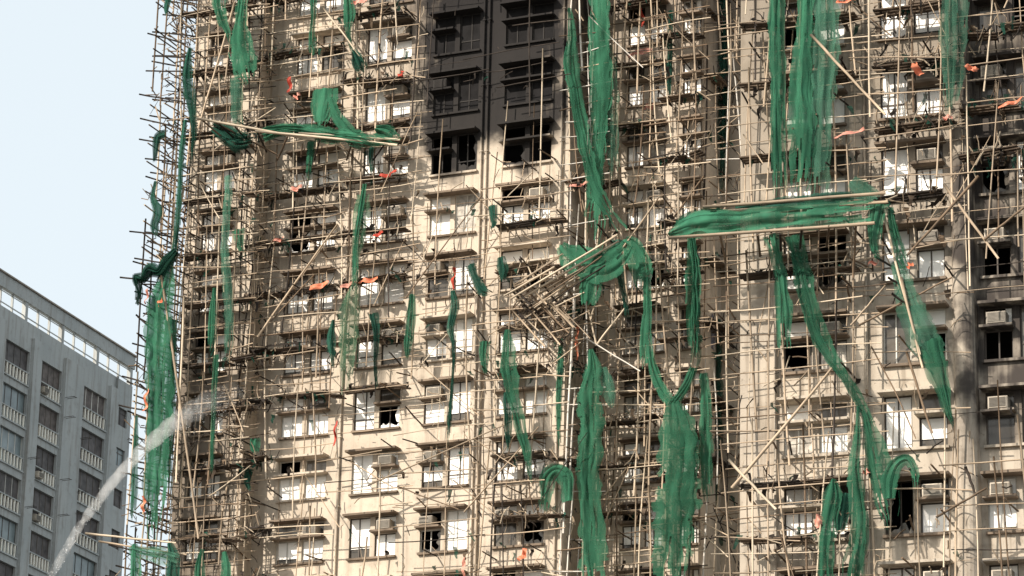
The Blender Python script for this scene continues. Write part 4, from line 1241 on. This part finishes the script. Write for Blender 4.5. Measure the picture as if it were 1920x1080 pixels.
SCR = [
    (FA, 543, 158, 34, 11, 88, 1.4, 'red', 'dark red scrap hanging upright above the tilted catch platform'),
    (FA, 557, 180, 12, 12, 30, 1.4, 'pink', 'small pink scrap at the foot of the dark red hanging one'),
    (FA, 556, 352, 24, 12, 8, 1.3, 'pink', 'pink scrap on the boards under the thin bright net tongue'),
    (FA, 522, 450, 26, 8, 6, 1.3, 'pink', 'flat faded scrap on the boards at the left of the main face'),
    (FA, 598, 534, 42, 13, 8, 1.3, 'orange', 'long bright orange scrap on the boards of the left window column'),
    (FA, 690, 525, 42, 11, 2, 1.3, 'orange', 'long orange scrap on the boards right of the faint sheer net'),
    (FA, 652, 534, 30, 12, 10, 1.25, 'pink', 'dull scrap between the two long orange ones'),
    (FA, 708, 440, 26, 10, 24, 1.3, 'red', 'dark red folded scrap left of the burnt column'),
    (FA, 728, 326, 36, 10, 10, 1.3, 'red', 'red scrap on the boards under the right end of the tilted platform'),
    (FA, 673, 2, 30, 10, 4, 1.3, 'pink', 'pink scrap at the top edge left of the burnt bays'),
    (FA, 752, 138, 14, 10, 40, 1.3, 'red', 'tiny red scrap at the left edge of the soot'),
    (FA, 1204, 32, 40, 9, 100, -1.6, 'red', 'red strip hanging upright at the top of the set-back windows'),
    (FA, 1200, 99, 50, 14, 4, -1.6, 'pink', 'pink boat-shaped scrap on the set-back boards'),
    (FA, 1217, 200, 24, 11, 10, -1.6, 'pink', 'crumpled pink scrap lower on the set-back boards'),
    (FA, 1366, 240, 52, 9, 90, -3.8, 'orange', 'tall orange strip upright in the dark gap'),
    (FA, 1086, 346, 42, 8, 4, .3, 'pink', 'pink scrap on the tube tower boards below the soot'),
    (FA, 1082, 640, 72, 9, 92, .1, 'orange', 'tall orange strip hanging beside the shiny tube'),
    (FA, 851, 522, 40, 10, 86, 1.3, 'red', 'rusty red strip hanging across the left burnt column windows'),
    (FA, 629, 812, 50, 8, 88, 1.3, 'red', 'thin red strip hanging over the lower left wall'),
    (FA, 300, 566, 18, 8, 45, 3.3, 'orange', 'orange flap on the big left corner net'),
    (FA, 275, 556, 30, 8, 84, 3.3, 'pink', 'pink flap hanging beside the crumpled net ball'),
    (FA, 273, 750, 44, 9, 86, 3.2, 'orange', 'orange strip by the big left corner net at mid height'),
    (FA, 268, 945, 30, 10, 86, 3.2, 'orange', 'lowest orange strip at the left corner'),
    (FA, 870, 1064, 36, 9, 88, 1.3, 'pink', 'pink strip at the bottom edge under the left burnt column'),
    (FA, 980, 1040, 26, 16, 60, 1.3, 'orange', 'orange scrap at the bottom under the right burnt column'),
    (FB, 1586, 3, 36, 8, 4, 1.3, 'orange', 'orange scrap at the top edge of the right tower'),
    (FB, 1719, 130, 34, 14, -60, 1.4, 'orange', 'orange flag-like scrap hanging slantwise high on the right tower'),
    (FB, 1822, 127, 24, 13, -30, 1.4, 'orange', 'orange flap beside the dark net strip'),
    (FB, 1777, 221, 18, 12, 5, 1.4, 'pink', 'small pinkish scrap under the dark net strip'),
    (FB, 1592, 250, 62, 11, 10, 1.3, 'pink', 'long dull pink scrap on the boards left of the middle windows'),
    (FB, 1894, 192, 50, 10, 14, 1.3, 'orange', 'orange scrap on the boards at the sooty right edge'),
    (FB, 1706, 497, 14, 12, 30, 1.7, 'orange', 'tiny orange rag in the crook of the torn diagonal net'),
    (FB, 1536, 975, 20, 24, 20, 1.4, 'pink', 'pink scrap beside the bulging net at the bottom'),
    (FB, 1625, 885, 14, 12, 10, 1.3, 'pink', 'tiny pink scrap behind the sweeping net'),
    (FB, 1638, 493, 26, 9, 5, 1.3, 'pink', 'faded red scrap on the boards under the end of the catch platform'),
]
for a in SCR: scrap(*a)
net('grey-blue cloth snagged on poles in the dark gap', FA, [(1332, 590, 8), (1336, 615, 14), (1334, 640, 14), (1340, 655, 6)], -3.4, 'rag', 'cloth', group='snagged cloth', name='cloth_rag')


# ------------------------------------------------------------------ water jet
def water_jet():
    m = bpy.data.materials.new('water_spray'); m.use_nodes = True
    nt = m.node_tree; nt.nodes.remove(nt.nodes['Principled BSDF']); N = NB(nt)
    tc = nt.nodes.new('ShaderNodeTexCoord'); v = tc.outputs['Object']
    sp = nt.nodes.new('ShaderNodeSeparateXYZ'); nt.links.new(v, sp.inputs[0])
    rg = random.Random(9)
    path = [(60, 1140, 118, 20), (95, 1080, 120, 22), (150, 985, 123, 25), (210, 905, 127, 29), (260, 850, 130, 34), (310, 806, 133, 42), (350, 778, 135, 54), (400, 750, 137, 66), (435, 738, 138, 60), (455, 736, 138.5, 24)]
    pts = []
    for px, py, dep, wd in path:
        r = CF * FPX + CR * (px - 960) - CU * (py - 540)
        pts.append((CAM + r * (dep / r.y), 0.74 * wd * dep / FPX / 2))
    o = pts[0][0]
    xe = pts[-1][0].x - o.x
    n1 = N.noise(v, 1.6, 6); n2 = N.noise(v, 6.0, 4)
    fade = N.m('SUBTRACT', 1.0, N.ss(sp.outputs[0], xe * 0.25, xe * 0.92))
    fade = N.m('ADD', N.m('MULTIPLY', fade, 0.9), 0.1)
    den = N.m('MULTIPLY', N.ss(N.m('ADD', N.m('MULTIPLY', n1, 0.8), N.m('MULTIPLY', n2, 0.25)), 0.33, 0.78), N.m('MULTIPLY', fade, 1.25))
    pv = nt.nodes.new('ShaderNodeVolumePrincipled')
    pv.inputs['Color'].default_value = (0.93, 0.94, 0.94, 1); pv.inputs['Anisotropy'].default_value = 0.1
    nt.links.new(den, pv.inputs['Density'])
    nt.links.new(pv.outputs[0], nt.nodes['Material Output'].inputs['Volume'])
    mb = MB()
    rows = []
    for i in range(len(pts) - 1):
        for k in range(5):
            f = k / 5; j = 1 + 0.16 * math.sin(i * 5 + k * 2.1) * (1 if i > 3 else 0.4)
            rows.append((pts[i][0].lerp(pts[i + 1][0], f) - o, (pts[i][1] * (1 - f) + pts[i + 1][1] * f) * j))
    mb.tube([r[0] for r in rows], [r[1] for r in rows], 14)
    ob = mb.build('water_jet', m, smooth=True)
    ob.location = o
    tag(ob, 'white jet of hose water arching from the bottom left onto the left wing', 'water jet')
    d = mat('water_drops', (0.75, 0.76, 0.76), 0.4, 0.05)
    mb = MB()
    for k in range(900):
        t = rg.random() * (len(pts) - 2); i = int(t); f = t - i
        c = pts[i][0].lerp(pts[i + 1][0], f); wd = (pts[i][1] * (1 - f) + pts[i + 1][1] * f)
        p = c + Vector((rg.gauss(0, .5), rg.gauss(0, .5), rg.gauss(0, .5) - abs(rg.gauss(0, .5)))) * wd - o
        tang = (pts[i + 1][0] - pts[i][0]).normalized()
        r = rg.uniform(0.004, 0.011); L = r * rg.uniform(2, 7)
        a = tang.cross(Vector((0, 0, 1))).normalized() * r; b = tang.cross(a).normalized() * r
        k0 = len(mb.v)
        mb.v += [tuple(p - tang * L), tuple(p + a), tuple(p + b * 0.9 - a * 0.5), tuple(p - b * 0.9 - a * 0.5), tuple(p + tang * L)]
        for fc in ((0, 1, 2), (0, 2, 3), (0, 3, 1), (4, 2, 1), (4, 3, 2), (4, 1, 3)):
            mb.f.append(tuple(k0 + j for j in fc)); mb.mi.append(0)
    dr = mb.build('droplets', d, ob); dr['kind'] = 'stuff'
water_jet()
